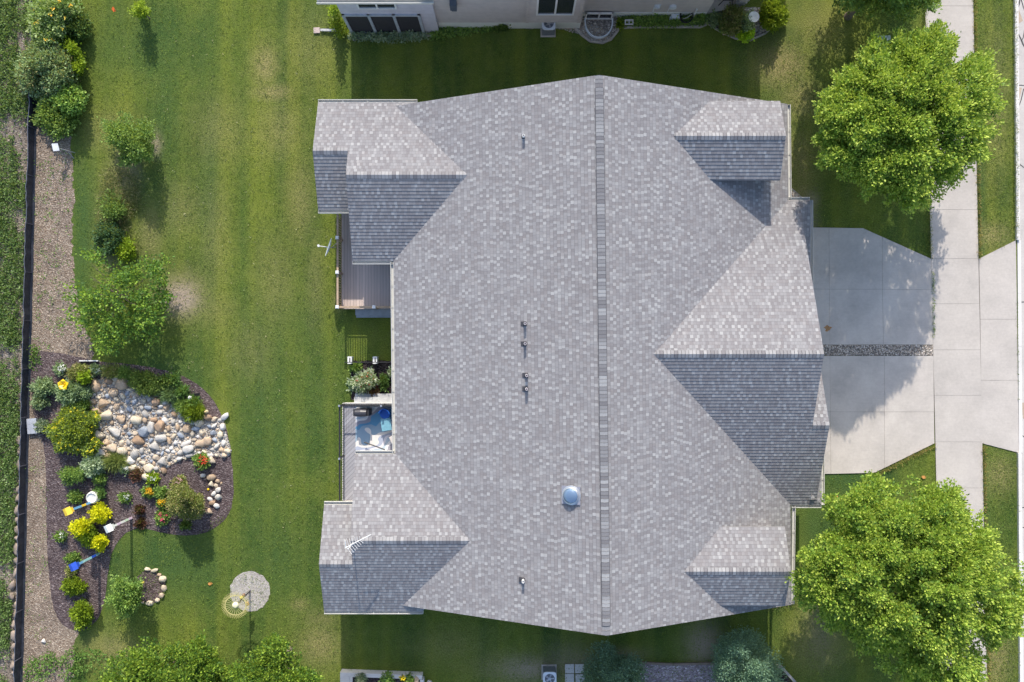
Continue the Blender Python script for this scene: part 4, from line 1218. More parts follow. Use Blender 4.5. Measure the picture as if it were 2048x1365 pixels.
# window well
wc = Cc(173, -638, 0); e = empty('window_well', wc, 'curved pale metal window well with gravel inside by the neighbouring wall', 'window well')
mb = MB(); pts = []
for i in range(19):
    a = math.pi * i / 18; pts.append(Vector((wc.x + 0.66 * math.cos(a), wc.y + 0.10 - 0.90 * math.sin(a) ** 0.8, 0)))
for a, b in zip(pts[:-1], pts[1:]):
    m = (a + b) / 2; d = b - a; mb.box(m + Vector((0, 0, 0.08)), (d.length + 0.01, 0.055, 0.22), math.atan2(d.y, d.x))
mb.build('rim', simple('galvanised', (0.74, 0.80, 0.86), 0.4), e, wc)
mb = MB(); mb.prism([tuple(p.to_2d()) for p in pts], -0.05, 0.018); mb.build('gravel_floor', M['dark_gravel'], e, wc)
# splash block + downspout extension
c = W(634, 62); mb = MB(); mb.box(c + Vector((0, 0, .04)), (0.30, 0.26, 0.08), 0.05); tag(mb.build('splash_block', simple('pink_concrete', (0.50, 0.40, 0.38)), None, c), 'small pinkish concrete splash block at the end of the drain pipe', 'splash block')
mb = MB(); mb.box((W(665, 61, 0.10)), (1.15, 0.10, 0.08), -0.02); tag(mb.build('drain_pipe', simple('grey_pipe', (0.50, 0.50, 0.53))), 'pale grey drain pipe lying on the grass left of the screened porch', 'pipe')

def ac_unit(px, py, label):
    b = W(px, py); b.z = 0
    e = empty('air_conditioner', b, label, 'air conditioner', 'air conditioning units beside the houses')
    mb = MB(); mb.box(b + Vector((0, 0, .03)), (.72, .72, .06)); mb.build('base_pad', M['concrete'], e, b)
    mb = MB(); mb.box(b + Vector((0, 0, .42)), (.60, .60, .70)); q = mb.build('housing', simple('ac_grille', (0.20, 0.22, 0.25), 0.6), e, b)
    bv = q.modifiers.new('b', 'BEVEL'); bv.width = 0.05; bv.segments = 3
    mb = MB(); n = 24
    for i in range(n):
        a0, a1 = 2 * math.pi * i / n, 2 * math.pi * (i + 1) / n
        def sq(a): 
            c_, s_ = math.cos(a), math.sin(a); k = 0.315 / max(abs(c_), abs(s_)); k = min(k, 0.40); return Vector((c_ * k, s_ * k, 0))
        def ci(a): return Vector((0.235 * math.cos(a), 0.235 * math.sin(a), 0))
        z = Vector((0, 0, 0.80)); lo = Vector((0, 0, 0.74))
        mb.face([b + ci(a0) + z, b + sq(a0) + z, b + sq(a1) + z, b + ci(a1) + z]); mb.face([b + sq(a0) + lo, b + sq(a1) + lo, b + sq(a1) + z, b + sq(a0) + z]); mb.face([b + ci(a0) + lo, b + ci(a0) + z, b + ci(a1) + z, b + ci(a1) + lo])
    mb.build('top_panel', M['ac'], e, b)
    mb = MB(); mb.lathe(b + Vector((0, 0, .80)), [(0.07, 0), (0.07, 0.015), (0.0, 0.02)], 14)
    for i in range(5):
        a = 2 * math.pi * i / 5; mb.box(b + Vector((.12 * math.cos(a), .12 * math.sin(a), .775)), (.16, .09, .008), a, 0, Matrix.Rotation(0.3, 3, 'X'))
    mb.build('fan', M['steel'], e, b)
    mb = MB()
    for r_ in (0.11, 0.155, 0.2):
        for i in range(20):
            a0, a1 = 2 * math.pi * i / 20, 2 * math.pi * (i + 1) / 20
            mb.tube(b + Vector((r_ * math.cos(a0), r_ * math.sin(a0), .812)), b + Vector((r_ * math.cos(a1), r_ * math.sin(a1), .812)), 0.004, n=4, caps=False)
    mb.build('fan_guard', M['black'], e, b)
ac_unit(1096, 60, 'square air conditioner on gravel below the neighbouring bay window')
ac_unit(1098, 1344, 'square air conditioner at the bottom edge beside the paving slabs')
# neighbour beds
sheet('gravel_edge', [(1000, 44), (1052, 42), (1152, 42), (1180, 30), (1240, 26), (1235, 60), (1222, 78), (1205, 85), (1180, 83), (1163, 70), (1150, 56), (1110, 56), (1060, 58), (1005, 56)], 0.012, M['gravel_bed'], 0.8, 6, 4)
sheet('planting_strip', [(700, 66), (840, 60), (1000, 48), (1000, 58), (850, 76), (705, 82)], 0.012, M['gravel_bed'], 1.0, 6, 6)
sheet('planting_strip', [(1235, 30), (1420, 20), (1425, 44), (1400, 54), (1280, 54), (1236, 58)], 0.012, M['gravel_bed'], 1.0, 6, 7)
sheet('corner_bed', smooth_poly([(1412, 26), (1530, 10), (1560, 40), (1530, 66), (1500, 80), (1470, 76), (1440, 62), (1415, 46)]), 0.013, M['gravel_bed'], 0.6, 6, 8)
def edging(name, pts, label, mat, w_=0.10, h_=0.08, cat='edging'):
    mb = MB()
    for a, b in zip(pts[:-1], pts[1:]):
        A, B = W(*a), W(*b); d = B - A; mb.box((A + B) / 2 + Vector((0, 0, h_ / 2)), (d.length + .02, w_, h_), math.atan2(d.y, d.x))
    c = W(*pts[0]); return tag(mb.build(name, mat, None, c), label, cat)
M['edge'] = simple('edging_concrete', (0.42, 0.38, 0.34), 0.9, var=0.2)
edging('bed_edging', [(1150, 57), (1163, 71), (1180, 84), (1205, 87), (1222, 80), (1236, 62), (1236, 57)], 'curved scalloped edging around the bed of the window well', M['edge'])
edging('bed_edging', [(1240, 57), (1280, 55), (1340, 55), (1400, 55), (1424, 45)], 'straight pale edging below the ground cover along the taupe wall', M['edge'])
edging('bed_edging', [(1415, 48), (1440, 64), (1470, 78), (1500, 82), (1530, 68), (1560, 42)], 'curved edging around the planted corner by the porch', M['edge'], 0.07)

# ---- bottom edge: raised bed, pavers, rock beds
pb = W(760, 1352); e = empty('raised_planter', pb, 'pale block raised planter bed at the bottom edge of the photo', 'planter')
mb = MB()
M['block'] = m_concrete('block_concrete', (0.62, 0.60, 0.58))
for q in ([(684, 1338), (846, 1344), (846, 1352), (684, 1346)], [(684, 1346), (703, 1346), (703, 1440), (684, 1440)], [(703.5, 1347.2), (708.5, 1347.5), (708.5, 1440), (703.5, 1440)], [(842, 1352.5), (849, 1352.5), (849, 1440), (842, 1440)]):
    mb.prism([W(*p).to_2d()[:] for p in q], 0, 0.42)
q = mb.build('block_wall', M['block'], e, pb); bv = q.modifiers.new('b', 'BEVEL'); bv.width = 0.012; bv.segments = 2
mb = MB(); mb.prism([W(*p).to_2d()[:] for p in [(706, 1348), (843, 1352), (843, 1440), (706, 1440)]], 0, 0.30); mb.build('soil', M['black_mulch'], e, pb)
for i, (px, py) in enumerate([(1139, 1337), (1159, 1337), (1139, 1356), (1160, 1357)]):
    c = W(px, py); mb = MB(); mb.box(c + Vector((0, 0, .03)), (0.43, 0.42, 0.05), 0.02); q = mb.build('paving_slab', M['block'], None, c); bv = q.modifiers.new('b', 'BEVEL'); bv.width = 0.01; bv.segments = 2
    tag(q, ['upper left of the four square paving slabs by the air conditioner', 'upper right of the four square paving slabs, half under the spruce', 'lower left of the four square paving slabs by the air conditioner', 'lower right of the four square paving slabs, under the spruce'][i], 'paving slab', 'square paving slabs at the bottom edge')
sheet('red_rock_bed', [(1240, 1330), (1300, 1326), (1432, 1326), (1500, 1340), (1500, 1440), (1180, 1440)], 0.012, M['pink_mulch'], 1.0)
edging('bed_edging', [(1282, 1325), (1345, 1328), (1346, 1328), (1432, 1326)], 'straight low edging along the top of the red rock bed', simple('brown_edge', (0.24, 0.18, 0.15)), 0.10, 0.10)
edging('bed_edging', [(1552, 1331), (1561, 1332), (1588, 1362), (1596, 1380)], 'bent pale edging right of the two toned spruce at the bottom edge', M['edge'], 0.12, 0.12)
sheet('corner_mulch', [(1545, 1334), (1560, 1334), (1592, 1375), (1592, 1420), (1530, 1420)], 0.012, M['black_mulch'])

# ================================================================== PLANTS
def leafy(n, kind='shrub'): pass
# big street maples
T1 = [(1632, 262), (1645, 240), (1640, 215), (1655, 200), (1652, 185), (1670, 172), (1690, 150), (1712, 128), (1735, 110), (1752, 88), (1785, 92), (1793, 66), (1812, 64), (1832, 78), (1856, 60), (1880, 62), (1902, 78),
      (1908, 104), (1905, 128), (1925, 128), (1945, 104), (1972, 104), (1985, 150), (1996, 170), (1990, 200), (1996, 235), (1994, 268), (1975, 300), (1972, 318), (1940, 310), (1925, 335), (1900, 365),
      (1876, 395), (1850, 408), (1820, 412), (1795, 408), (1760, 400), (1722, 378), (1690, 350), (1668, 340), (1650, 322), (1650, 300)]
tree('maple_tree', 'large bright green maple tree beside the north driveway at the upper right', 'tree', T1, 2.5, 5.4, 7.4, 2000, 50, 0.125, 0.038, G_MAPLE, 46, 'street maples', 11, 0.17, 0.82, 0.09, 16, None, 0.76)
T2 = [(1588, 1150), (1612, 1120), (1605, 1098), (1640, 1075), (1672, 1060), (1655, 1010), (1680, 990), (1712, 968), (1752, 948), (1775, 965), (1800, 975), (1830, 965), (1865, 972), (1900, 975), (1912, 1000), (1945, 1020),
      (1965, 1048), (1985, 1085), (2000, 1110), (2030, 1115), (2052, 1150), (2052, 1190), (2048, 1240), (2052, 1270), (2000, 1280), (1975, 1300), (1965, 1340), (1962, 1400), (1900, 1400), (1850, 1380), (1790, 1345), (1750, 1330), (1722, 1290), (1690, 1275), (1660, 1250), (1610, 1215), (1600, 1185)]
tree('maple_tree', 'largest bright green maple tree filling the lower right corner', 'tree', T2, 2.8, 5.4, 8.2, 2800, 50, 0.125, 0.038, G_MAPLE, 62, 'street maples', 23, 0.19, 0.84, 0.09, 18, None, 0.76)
T3 = [(1672, -30), (1680, 10), (1700, 26), (1728, 34), (1740, 22), (1765, 14), (1785, 28), (1810, 32), (1838, 12), (1868, 6), (1880, -60), (1870, -150), (1790, -190), (1700, -170), (1665, -100)]
tree('maple_tree', 'maple cut off by the top edge, left of the sidewalk', 'tree', T3, 0.9, 3.6, 7.2, 900, 34, 0.14, 0.05, G_MID * 1.25, 18, 'street maples', 31, 0.15, 0.5, 0.11, 8)
# trees along the bottom left
T4 = [(212, 1365), (222, 1335), (245, 1308), (268, 1300), (300, 1280), (330, 1300), (350, 1298), (372, 1292), (400, 1280), (422, 1306), (436, 1330), (445, 1370), (440, 1440), (330, 1480), (220, 1440)]
tree('round_tree', 'rounded green tree cut off at the bottom left edge', 'tree', T4, 1.2, 3.0, 4.6, 1000, 34, 0.115, 0.042, pal((0.045, 0.11, 0.018), (0.07, 0.155, 0.022), (0.10, 0.20, 0.028), (0.17, 0.29, 0.035), (0.28, 0.40, 0.05)), 18, 'trees along the bottom edge', 41, 0.12, 0.85, 0.09, 9, None, 0.8)
T5 = [(455, 1365), (470, 1330), (500, 1318), (520, 1300), (550, 1285), (572, 1300), (600, 1305), (612, 1325), (628, 1365), (620, 1440), (530, 1470), (450, 1430)]
tree('round_tree', 'second rounded tree at the bottom edge, between the gravel circle and the planter', 'tree', T5, 1.2, 3.0, 4.4, 800, 34, 0.115, 0.042, pal((0.045, 0.11, 0.018), (0.07, 0.155, 0.022), (0.10, 0.20, 0.028), (0.17, 0.29, 0.035), (0.28, 0.40, 0.05)), 16, 'trees along the bottom edge', 43, 0.12, 0.85, 0.09, 8, None, 0.8)
# young tree on the left lawn : open, armed crown
T6 = [(112, 600), (140, 590), (136, 545), (135, 512), (165, 520), (182, 500), (195, 498), (205, 520), (225, 515), (240, 520), (255, 530), (280, 518), (300, 530), (318, 512), (336, 516), (332, 545), (318, 580), (342, 600), (330, 615), (318, 640),
      (310, 655), (322, 682), (300, 676), (270, 665), (245, 690), (215, 704), (200, 690), (180, 660), (150, 672), (128, 655), (135, 630), (150, 612)]
tree('young_tree', 'loose open young tree with thin pale branches on the left lawn', 'tree', T6, 0.5, 1.3, 2.3, 230, 34, 0.125, 0.042, pal((0.06, 0.15, 0.03), (0.085, 0.19, 0.035), (0.13, 0.26, 0.04), (0.26, 0.40, 0.05)), 22, None, 47, 0.06, 0.95, 0.13, 22)
T7 = [(205, 278), (212, 250), (232, 238), (262, 234), (290, 240), (304, 262), (304, 290), (292, 312), (272, 325), (262, 338), (250, 322), (236, 300)]
tree('small_tree', 'small round green tree on the lawn left of the house, above the mound', 'tree', T7, 0.4, 1.1, 2.1, 300, 30, 0.10, 0.032, G_MID * 1.15, 12, None, 53, 0.05, 0.55, 0.08, 6)
T8 = blob(284, 24, 19, 16, 12, 0.2, 3)
tree('sapling', 'tiny lime green sapling near the top edge of the left lawn', 'tree', T8, 0.3, 0.8, 1.4, 60, 24, 0.10, 0.03, G_LIME, 5, None, 59, 0.03, 0.4, 0.06, 3)
T9 = [(222, 1180), (232, 1160), (250, 1152), (262, 1155), (275, 1165), (284, 1180), (282, 1200), (270, 1222), (250, 1228), (232, 1216), (220, 1200)]
tree('small_tree', 'small bushy tree beside the round stone ring bed', 'tree', T9, 0.4, 1.3, 2.2, 230, 28, 0.10, 0.034, G_MID * 1.35, 9, None, 61, 0.045, 0.5, 0.07, 6)
# clump in the top left corner
shrub('flowering_bush', 'tall pale green bush with orange flowers in the top left corner', 'bush', [(62, 30), (70, -5), (110, -20), (145, -10), (158, 15), (150, 32), (130, 45), (135, 60), (120, 80), (95, 95), (75, 85), (66, 60)], 1.6, 620, 13, 0.13, 0.045, pal((0.16, 0.28, 0.06), (0.24, 0.36, 0.10), (0.36, 0.46, 0.20)), None, 71, 10, 0.5, 0.08, (15, pal((0.75, 0.42, 0.03), (0.70, 0.55, 0.08)), 0.08))
shrub('dark_bush', 'low dark bush tucked right of the orange flowered bush', 'bush', blob(150, 50, 26, 26, 14, 0.15, 5), 0.9, 260, 12, 0.12, 0.04, G_DARK, None, 72, 5, 0.4, 0.07)
shrub('grey_bush', 'large grey green bush hanging over the black fence near the top left', 'bush', [(40, 130), (60, 100), (90, 85), (120, 90), (140, 110), (148, 150), (140, 180), (110, 185), (80, 195), (55, 180), (38, 160)], 1.6, 900, 13, 0.12, 0.04, pal((0.12, 0.19, 0.08), (0.17, 0.26, 0.11), (0.28, 0.38, 0.19), (0.26, 0.24, 0.10)) * 1.15, None, 73, 12, 0.55, 0.08)
shrub('lime_bush', 'lime green upright bush at the right edge of the grey green bush', 'bush', [(125, 88), (140, 76), (152, 95), (165, 120), (162, 140), (148, 148), (138, 130), (130, 108)], 1.2, 260, 13, 0.12, 0.045, G_LIME, None, 74, 6, 0.45, 0.07)
shrub('broad_leaf_bush', 'fresh green broad leaved bush below the grey green bush', 'bush', [(112, 180), (130, 166), (150, 172), (166, 195), (162, 215), (145, 225), (125, 222), (110, 205)], 1.2, 380, 13, 0.13, 0.055, G_MID * 1.6, None, 75, 7, 0.45, 0.08)
shrub('drooping_bush', 'dark green drooping bush at the foot of the top left clump', 'bush', [(88, 200), (110, 205), (140, 220), (155, 232), (140, 262), (112, 276), (95, 258), (72, 245), (82, 225)], 0.8, 420, 12, 0.13, 0.04, G_MID * 1.1, None, 76, 7, 0.5, 0.08)
shrub('round_shrub', 'dark rounded glossy shrub in the mound below the small tree', 'shrub', blob(216, 477, 26, 30, 14, 0.08, 9), 0.9, 380, 13, 0.10, 0.03, pal((0.05, 0.12, 0.05), (0.08, 0.17, 0.08), (0.03, 0.08, 0.03)), None, 77, 7, 0.3, 0.06)
shrub('weedy_bush', 'low weedy bush in the mound above the dark rounded shrub', 'bush', blob(225, 412, 22, 26, 12, 0.25, 19), 0.7, 200, 10, 0.12, 0.03, G_MID, None, 78, 5, 0.6, 0.09)
shrub('yellow_green_shrub', 'small yellow green shrub touching the top of the open young tree', 'shrub', blob(252, 500, 16, 20, 12, 0.2, 29), 0.7, 130, 11, 0.11, 0.035, G_LIME, None, 79, 4, 0.5, 0.07)
# spruces
shrub('blue_spruce', 'dark blue green spruce at the bottom edge beside the paving slabs', 'tree', [(1168, 1365), (1176, 1325), (1190, 1295), (1208, 1285), (1226, 1300), (1235, 1318), (1262, 1312), (1280, 1325), (1285, 1345), (1292, 1400), (1220, 1440), (1160, 1400)], 3.2, 1500, 14, 0.10, 0.022, G_SPRUCE * 1.35, 'spruces at the bottom edge', 81, 12, 0.55, 0.10)
shrub('blue_spruce', 'broad pale topped spruce at the bottom edge right of the red rock bed', 'tree', [(1432, 1320), (1432, 1290), (1455, 1270), (1490, 1262), (1520, 1275), (1530, 1300), (1552, 1315), (1560, 1340), (1560, 1420), (1470, 1430), (1430, 1380)], 3.4, 1900, 14, 0.10, 0.022, G_SPRUCE * 1.6, 'spruces at the bottom edge', 83, 14, 0.55, 0.10)
# neighbour plants
shrub('ground_cover', 'pale leafy ground cover strip along the foot of the screened porch', 'plant', [(702, 68), (760, 62), (850, 58), (860, 74), (800, 80), (705, 80)], 0.35, 420, 10, 0.10, 0.035, G_MINT * 1.0, None, 91, 12, 0.3, 0.06)
shrub('ground_cover', 'low green ground cover right of the screened porch', 'plant', [(862, 58), (950, 52), (1004, 48), (1002, 56), (940, 66), (866, 76)], 0.3, 320, 10, 0.10, 0.035, G_MID * 1.4, None, 92, 10, 0.3, 0.06)
shrub('ground_cover', 'dark green ground cover along the wall below the meters', 'plant', [(1240, 38), (1320, 28), (1420, 26), (1412, 46), (1360, 50), (1260, 52)], 0.35, 620, 10, 0.10, 0.035, G_MID * 1.4, None, 93, 14, 0.3, 0.06)
shrub('lime_bush', 'bright lime bush right of the white round lid near the top edge', 'bush', [(1528, 25), (1534, 5), (1552, 2), (1566, 22), (1564, 44), (1548, 56), (1532, 52), (1527, 40)], 1.2, 460, 14, 0.12, 0.045, G_LIME * 0.75, None, 94, 8, 0.4, 0.07)
shrub('brown_green_bush', 'rounded olive bush left of the white round lid', 'bush', blob(1465, 42, 24, 24, 14, 0.12, 4), 1.0, 360, 12, 0.10, 0.03, G_OLIVE, None, 95, 6, 0.4, 0.06)
shrub('fern_bush', 'grey green feathery plant between the olive bush and the white lid', 'plant', [(1484, 30), (1500, 28), (1503, 55), (1494, 66), (1482, 62)], 0.9, 200, 11, 0.10, 0.025, G_GREY * 1.1, None, 96, 4, 0.4, 0.06)
shrub('hosta', 'small lime yellow plant on the gravel tip of the corner bed', 'plant', blob(1490, 68, 12, 11, 12, 0.12, 6), 0.4, 90, 12, 0.13, 0.05, G_LIME * 1.9, None, 97, 3, 0.3, 0.05)
shrub('small_plant', 'grey green plant at the left end of the corner bed', 'plant', blob(1430, 38, 13, 15, 12, 0.2, 7), 0.5, 110, 11, 0.10, 0.03, G_GREY * 1.1, None, 98, 3, 0.4, 0.05)
shrub('hosta', 'dark leafy plant near the left end of the gravel under the bay wall', 'plant', blob(1003, 50, 13, 11, 12, 0.12, 8), 0.5, 90, 12, 0.14, 0.05, G_MID * 0.8, None, 99, 3, 0.3, 0.05)
shrub('small_plant', 'small lime plant left of the white slotted vent frame', 'plant', blob(1240, 50, 6, 8, 10, 0.2, 9), 0.3, 40, 10, 0.10, 0.04, G_LIME * 0.7, None, 100, 2, 0.3, 0.04)
shrub('leafy_vine', 'yellow green leafy vine at the left corner of the screened porch', 'plant', [(664, 42), (680, 36), (688, 48), (692, 60), (690, 72), (676, 74), (668, 56)], 0.8, 60, 11, 0.12, 0.045, G_LIME * 0.6, None, 101, 4, 0.5, 0.08)
shrub('leafy_vine', 'small yellow green sprig under the eave of the screened porch', 'plant', blob(668, 18, 5, 10, 10, 0.2, 31), 1.8, 40, 11, 0.12, 0.045, G_LIME * 0.9, None, 102, 2, 0.5, 0.07, zlow=0.4)
# planter plants
for i, (x, y, r_, p_, lab) in enumerate([(722, 1357, 8, G_MINT * .6, 'leafy plant at the left end of the raised planter'), (776, 1357, 10, G_MID * 1.4, 'largest fresh green plant in the middle of the raised planter'), (821, 1359, 9, G_MID, 'grassy plant at the right end of the raised planter')]):
    shrub('planter_plant', lab, 'plant', blob(x, y, r_, r_, 10, .15, i), 0.75, 80, 11, .11, .03, p_, 'plants in the raised planter', 110 + i, 3, .3, .04, None, 0.30)
shrub('yellow_flower', 'small yellow flowering plant in the raised planter', 'flower', blob(806, 1356, 5, 6, 10, .15, 4), 0.65, 30, 9, .08, .03, G_MID, 'plants in the raised planter', 115, 2, .3, .03, (9, pal((.8, .6, .02)), .07), 0.30)
#PART4

# ------------------------------------------------------------------ garden bed plants
def bush(px, py, rx, ry, h, p, name, label, cat='bush', n=None, L=.11, Wd=.035, seed=0, fl=None, group=None, rough=.24, gap=.6, lobes=None):
    area = rx * ry * 3.14 * U * U; p = p * 1.18; rx *= .88; ry *= .88
    n = n or max(75, int(area * 380))
    return shrub(name, label, cat, blob(px, py, rx, ry, 14, rough, seed), h, n, 11, L, Wd, p, group, seed + 200, lobes or max(3, int(area * 6)), gap, .05, fl)
WH = pal((.85, .85, .82), (.75, .76, .72)); RED = pal((.70, .03, .03), (.80, .08, .05)); PK = pal((.75, .35, .40), (.82, .60, .58)); ROSE = pal((.70, .06, .16), (.75, .12, .22)); YO = pal((.72, .46, .02), (.66, .36, .02)); YE = pal((.85, .70, .02), (.75, .62, .03))
bush(86, 775, 24, 16, .6, G_GREY, 'grey_shrub', 'sprawling grey green shrub beside the fence at the top of the garden bed', seed=1, rough=.25)
bush(80, 803, 14, 14, .5, G_GREY * .8, 'grey_shrub', 'smaller grey green shrub below the sprawling one beside the fence', seed=2)
bush(84, 852, 11, 11, .4, G_MINT * .6, 'sage_plant', 'small sage coloured plant leaning on the grey stone slab', 'plant', seed=3)
bush(158, 748, 24, 16, .8, G_OLIVE, 'shrub', 'olive shrub at the top of the bed beside the yellow blow mould flower', seed=4, rough=.2)
bush(168, 753, 13, 12, .9, G_LIME, 'lime_shrub', 'round lime green shrub right of the yellow flower ornament', 'shrub', seed=5, Wd=.045)
bush(146, 785, 32, 24, .8, G_GREY * 1.05, 'shrub', 'broad grey green shrub left of the river rocks, under the yellow flower ornament', seed=6)
bush(160, 812, 22, 12, .5, G_MID, 'shrub', 'narrow green shrub joining the broad grey green shrub and the yellow flowered one', seed=7, rough=.25)
shrub('coreopsis_bush', 'largest garden bush with yellow flower edges left of the river rocks', 'bush', spiky([(98, 865), (110, 840), (130, 822), (160, 818), (186, 822), (192, 850), (194, 885), (180, 902), (150, 905), (128, 902), (108, 888)], 8, 10, 9, 3), .95, 1400, 12, .11, .03, pal((.12, .20, .06), (.17, .26, .07), (.23, .31, .08), (.34, .42, .04)), None, 208, 16, .5, .06, (40, YE * .85, .05), .03, True)
bush(222, 742, 14, 10, .5, G_OLIVE, 'ornamental_grass', 'olive grassy tuft above the topmost rocks', 'grass', seed=9, L=.2, Wd=.015)
bush(247, 746, 11, 9, .4, G_MID, 'ornamental_grass', 'green grassy tuft right of the olive one above the rocks', 'grass', seed=10, L=.2, Wd=.015)
shrub('creeping_juniper', 'spreading dark green juniper along the upper edge of the river rocks', 'bush', [(258, 752), (275, 745), (300, 750), (318, 762), (325, 775), (310, 785), (285, 785), (268, 775)], .5, 620, 12, .11, .02, G_MID * .75, None, 211, 8, .4, .06)
bush(330, 765, 17, 14, .4, G_MID * .7, 'low_shrub', 'low green shrub right of the spreading juniper', 'shrub', seed=12, rough=.2)
bush(334, 786, 17, 15, .45, pal((.10, .17, .07), (.14, .22, .09)), 'ornamental_grass', 'round feathery grass clump at the upper right of the river rocks', 'grass', seed=13, L=.24, Wd=.012)
bush(348, 760, 8, 8, .35, G_DARK * 1.3, 'lily_clump', 'uppermost small dark clump in the right arm of the bed', 'plant', seed=14, L=.2, Wd=.02)
bush(364, 781, 8, 8, .35, G_DARK * 1.4, 'lily_clump', 'small dark clump midway down the right arm of the bed', 'plant', seed=15, L=.2, Wd=.02)
bush(388, 803, 8, 9, .4, G_DARK * 1.4, 'lily_clump', 'dark clump just below the white garden lantern', 'plant', seed=16, L=.2, Wd=.02)
bush(384, 822, 18, 17, .5, G_LIME * .55, 'ornamental_grass', 'bright striped grass clump by the right tip of the rocks', 'grass', seed=17, L=.26, Wd=.014)
bush(364, 812, 12, 10, .4, G_MID, 'ornamental_grass', 'darker grass clump left of the striped grass', 'grass', seed=18, L=.22, Wd=.014)
bush(228, 924, 20, 12, .45, pal((.16, .21, .06), (.24, .28, .08), (.12, .17, .05)), 'ornamental_grass', 'spiky grass clump at the lower left edge of the river rocks', 'grass', seed=19, L=.30, Wd=.012, rough=.2)
bush(187, 930, 21, 19, .7, G_MINT, 'variegated_shrub', 'pale variegated shrub left of the spiky grass', 'shrub', seed=20, Wd=.045, L=.12)
bush(143, 951, 24, 17, .8, G_MID * 1.1, 'conifer_shrub', 'ragged green conifer shrub in the left of the mulch', 'shrub', seed=21, rough=.3, Wd=.018)
bush(200, 957, 9, 9, .4, G_MID, 'boxwood', 'small round green ball below the pale variegated shrub', 'shrub', seed=22)
bush(149, 993, 12, 11, .45, G_MID * .9, 'boxwood', 'round green ball left of the white pot', 'shrub', seed=23)
bush(324, 984, 9, 9, .4, G_MID * 1.1, 'boxwood', 'round green ball beside the upper orange marigolds', 'shrub', seed=24)
bush(298, 984, 10, 8, .35, G_MID, 'marigold', 'upper orange marigold clump in the middle of the mulch', 'flower', seed=25, fl=(24, YO, .065), group='orange marigolds')
bush(326, 1005, 9, 9, .35, G_MID, 'marigold', 'lower orange marigold clump in the middle of the mulch', 'flower', seed=26, fl=(34, YO, .065), group='orange marigolds')
bush(325, 1036, 11, 12, .45, G_MID, 'rose_bush', 'rose bush with deep pink blooms near the bottom of the bed', 'bush', seed=27, fl=(14, ROSE, .055), rough=.25)
bush(357, 968, 14, 14, .5, G_OLIVE, 'rose_bush', 'pale pink flowering rose bush above the olive shrub', 'bush', seed=28, fl=(30, PK, .045), rough=.2)
bush(404, 922, 13, 13, .5, G_MID * 1.1, 'begonia', 'red flowering clump below the right tail of the rocks', 'flower', seed=29, fl=(24, RED, .05))
shrub('olive_shrub', 'large olive green small tree shrub inside the curve of stones', 'shrub', [(338, 1005), (345, 985), (358, 972), (372, 975), (385, 988), (402, 992), (405, 1012), (402, 1028), (385, 1034), (362, 1030), (345, 1022)], 2.2, 800, 13, .09, .032, G_OLIVE * 1.05, None, 231, 9, .45, .06, None, .7)
bush(252, 995, 9, 7, .3, G_MID, 'white_petunia', 'white flowered plant left of the upper marigolds', 'flower', seed=31, fl=(14, WH, .045), group='white flowering plants')
bush(122, 1072, 8, 7, .3, G_MID, 'white_petunia', 'white flowered plant below the big yellow bush', 'flower', seed=132, fl=(14, WH, .045), group='white flowering plants')
bush(122, 737, 8, 9, .35, G_GREY, 'white_petunia', 'white flowered plant near the top left of the bed', 'flower', seed=33, fl=(20, WH, .05), group='white flowering plants')
bush(192, 740, 9, 7, .35, G_GREY, 'white_petunia', 'white flowered plant just right of the lime shrub', 'flower', seed=34, fl=(13, WH, .045), group='white flowering plants')
bush(306, 957, 8, 6, .3, G_LIME, 'white_petunia', 'white flowered plant against the lowest round rock', 'flower', seed=35, fl=(14, WH, .05), group='white flowering plants')
bush(252, 938, 7, 6, .3, G_GREY, 'white_petunia', 'white flowered plant below the spiky grass', 'flower', seed=36, fl=(15, WH, .045), group='white flowering plants')
bush(272, 950, 12, 9, .35, G_BURG, 'burgundy_plant', 'dark red leaved plant at the lower edge of the rocks', 'plant', seed=37)
bush(280, 1020, 5, 4, .12, G_BURG * .6, 'burgundy_plant', 'small dark leaved plant in the lower middle of the mulch', 'plant', seed=38)
bush(282, 1047, 6, 6, .12, G_BURG * .6, 'burgundy_plant', 'dark leaved plant nearest the lawn at the bottom of the bed', 'plant', seed=39)
bush(201, 1027, 17, 16, .9, G_YELLOW, 'yellow_shrub', 'uppermost bright yellow shrub between the two painted birdhouse posts', 'shrub', seed=40, group='bright yellow shrubs', L=.10, Wd=.04, n=300)
bush(164, 1054, 18, 15, 1.0, G_YELLOW, 'yellow_shrub', 'leftmost and biggest bright yellow shrub', 'shrub', seed=41, group='bright yellow shrubs', L=.10, Wd=.04, n=300)
bush(199, 1085, 14, 13, .9, G_YELLOW, 'yellow_shrub', 'lowest bright yellow shrub above the blue birdhouse post', 'shrub', seed=42, group='bright yellow shrubs', L=.10, Wd=.04, n=240)
bush(176, 1070, 18, 20, .7, G_LIME * .7, 'leggy_shrub', 'loose green shrub between the yellow shrubs', 'shrub', seed=43, rough=.25, gap=.6)
bush(148, 1116, 12, 8, .4, G_MID, 'boxwood', 'green ball touching the blue birdhouse post', 'shrub', seed=44, group=None)
bush(148, 1175, 23, 16, .7, G_LIME * .65, 'spirea_shrub', 'ragged yellow green shrub in the narrow lower bed', 'shrub', seed=45, rough=.28)
bush(164, 1231, 19, 25, .8, G_LIME * .7, 'spirea_shrub', 'lowest yellow green shrub at the bottom tip of the bed', 'shrub', seed=46, rough=.25)
bush(143, 1142, 7, 10, .4, G_OLIVE, 'thin_shrub', 'thin straggly shrub above the ragged yellow green one', 'shrub', seed=47, rough=.3, gap=.6)
bush(330, 1012 + 38, 6, 5, .2, G_MID * .6, 'seedling', 'tiny green seedling right below the rose bush', 'plant', seed=48) if False else None
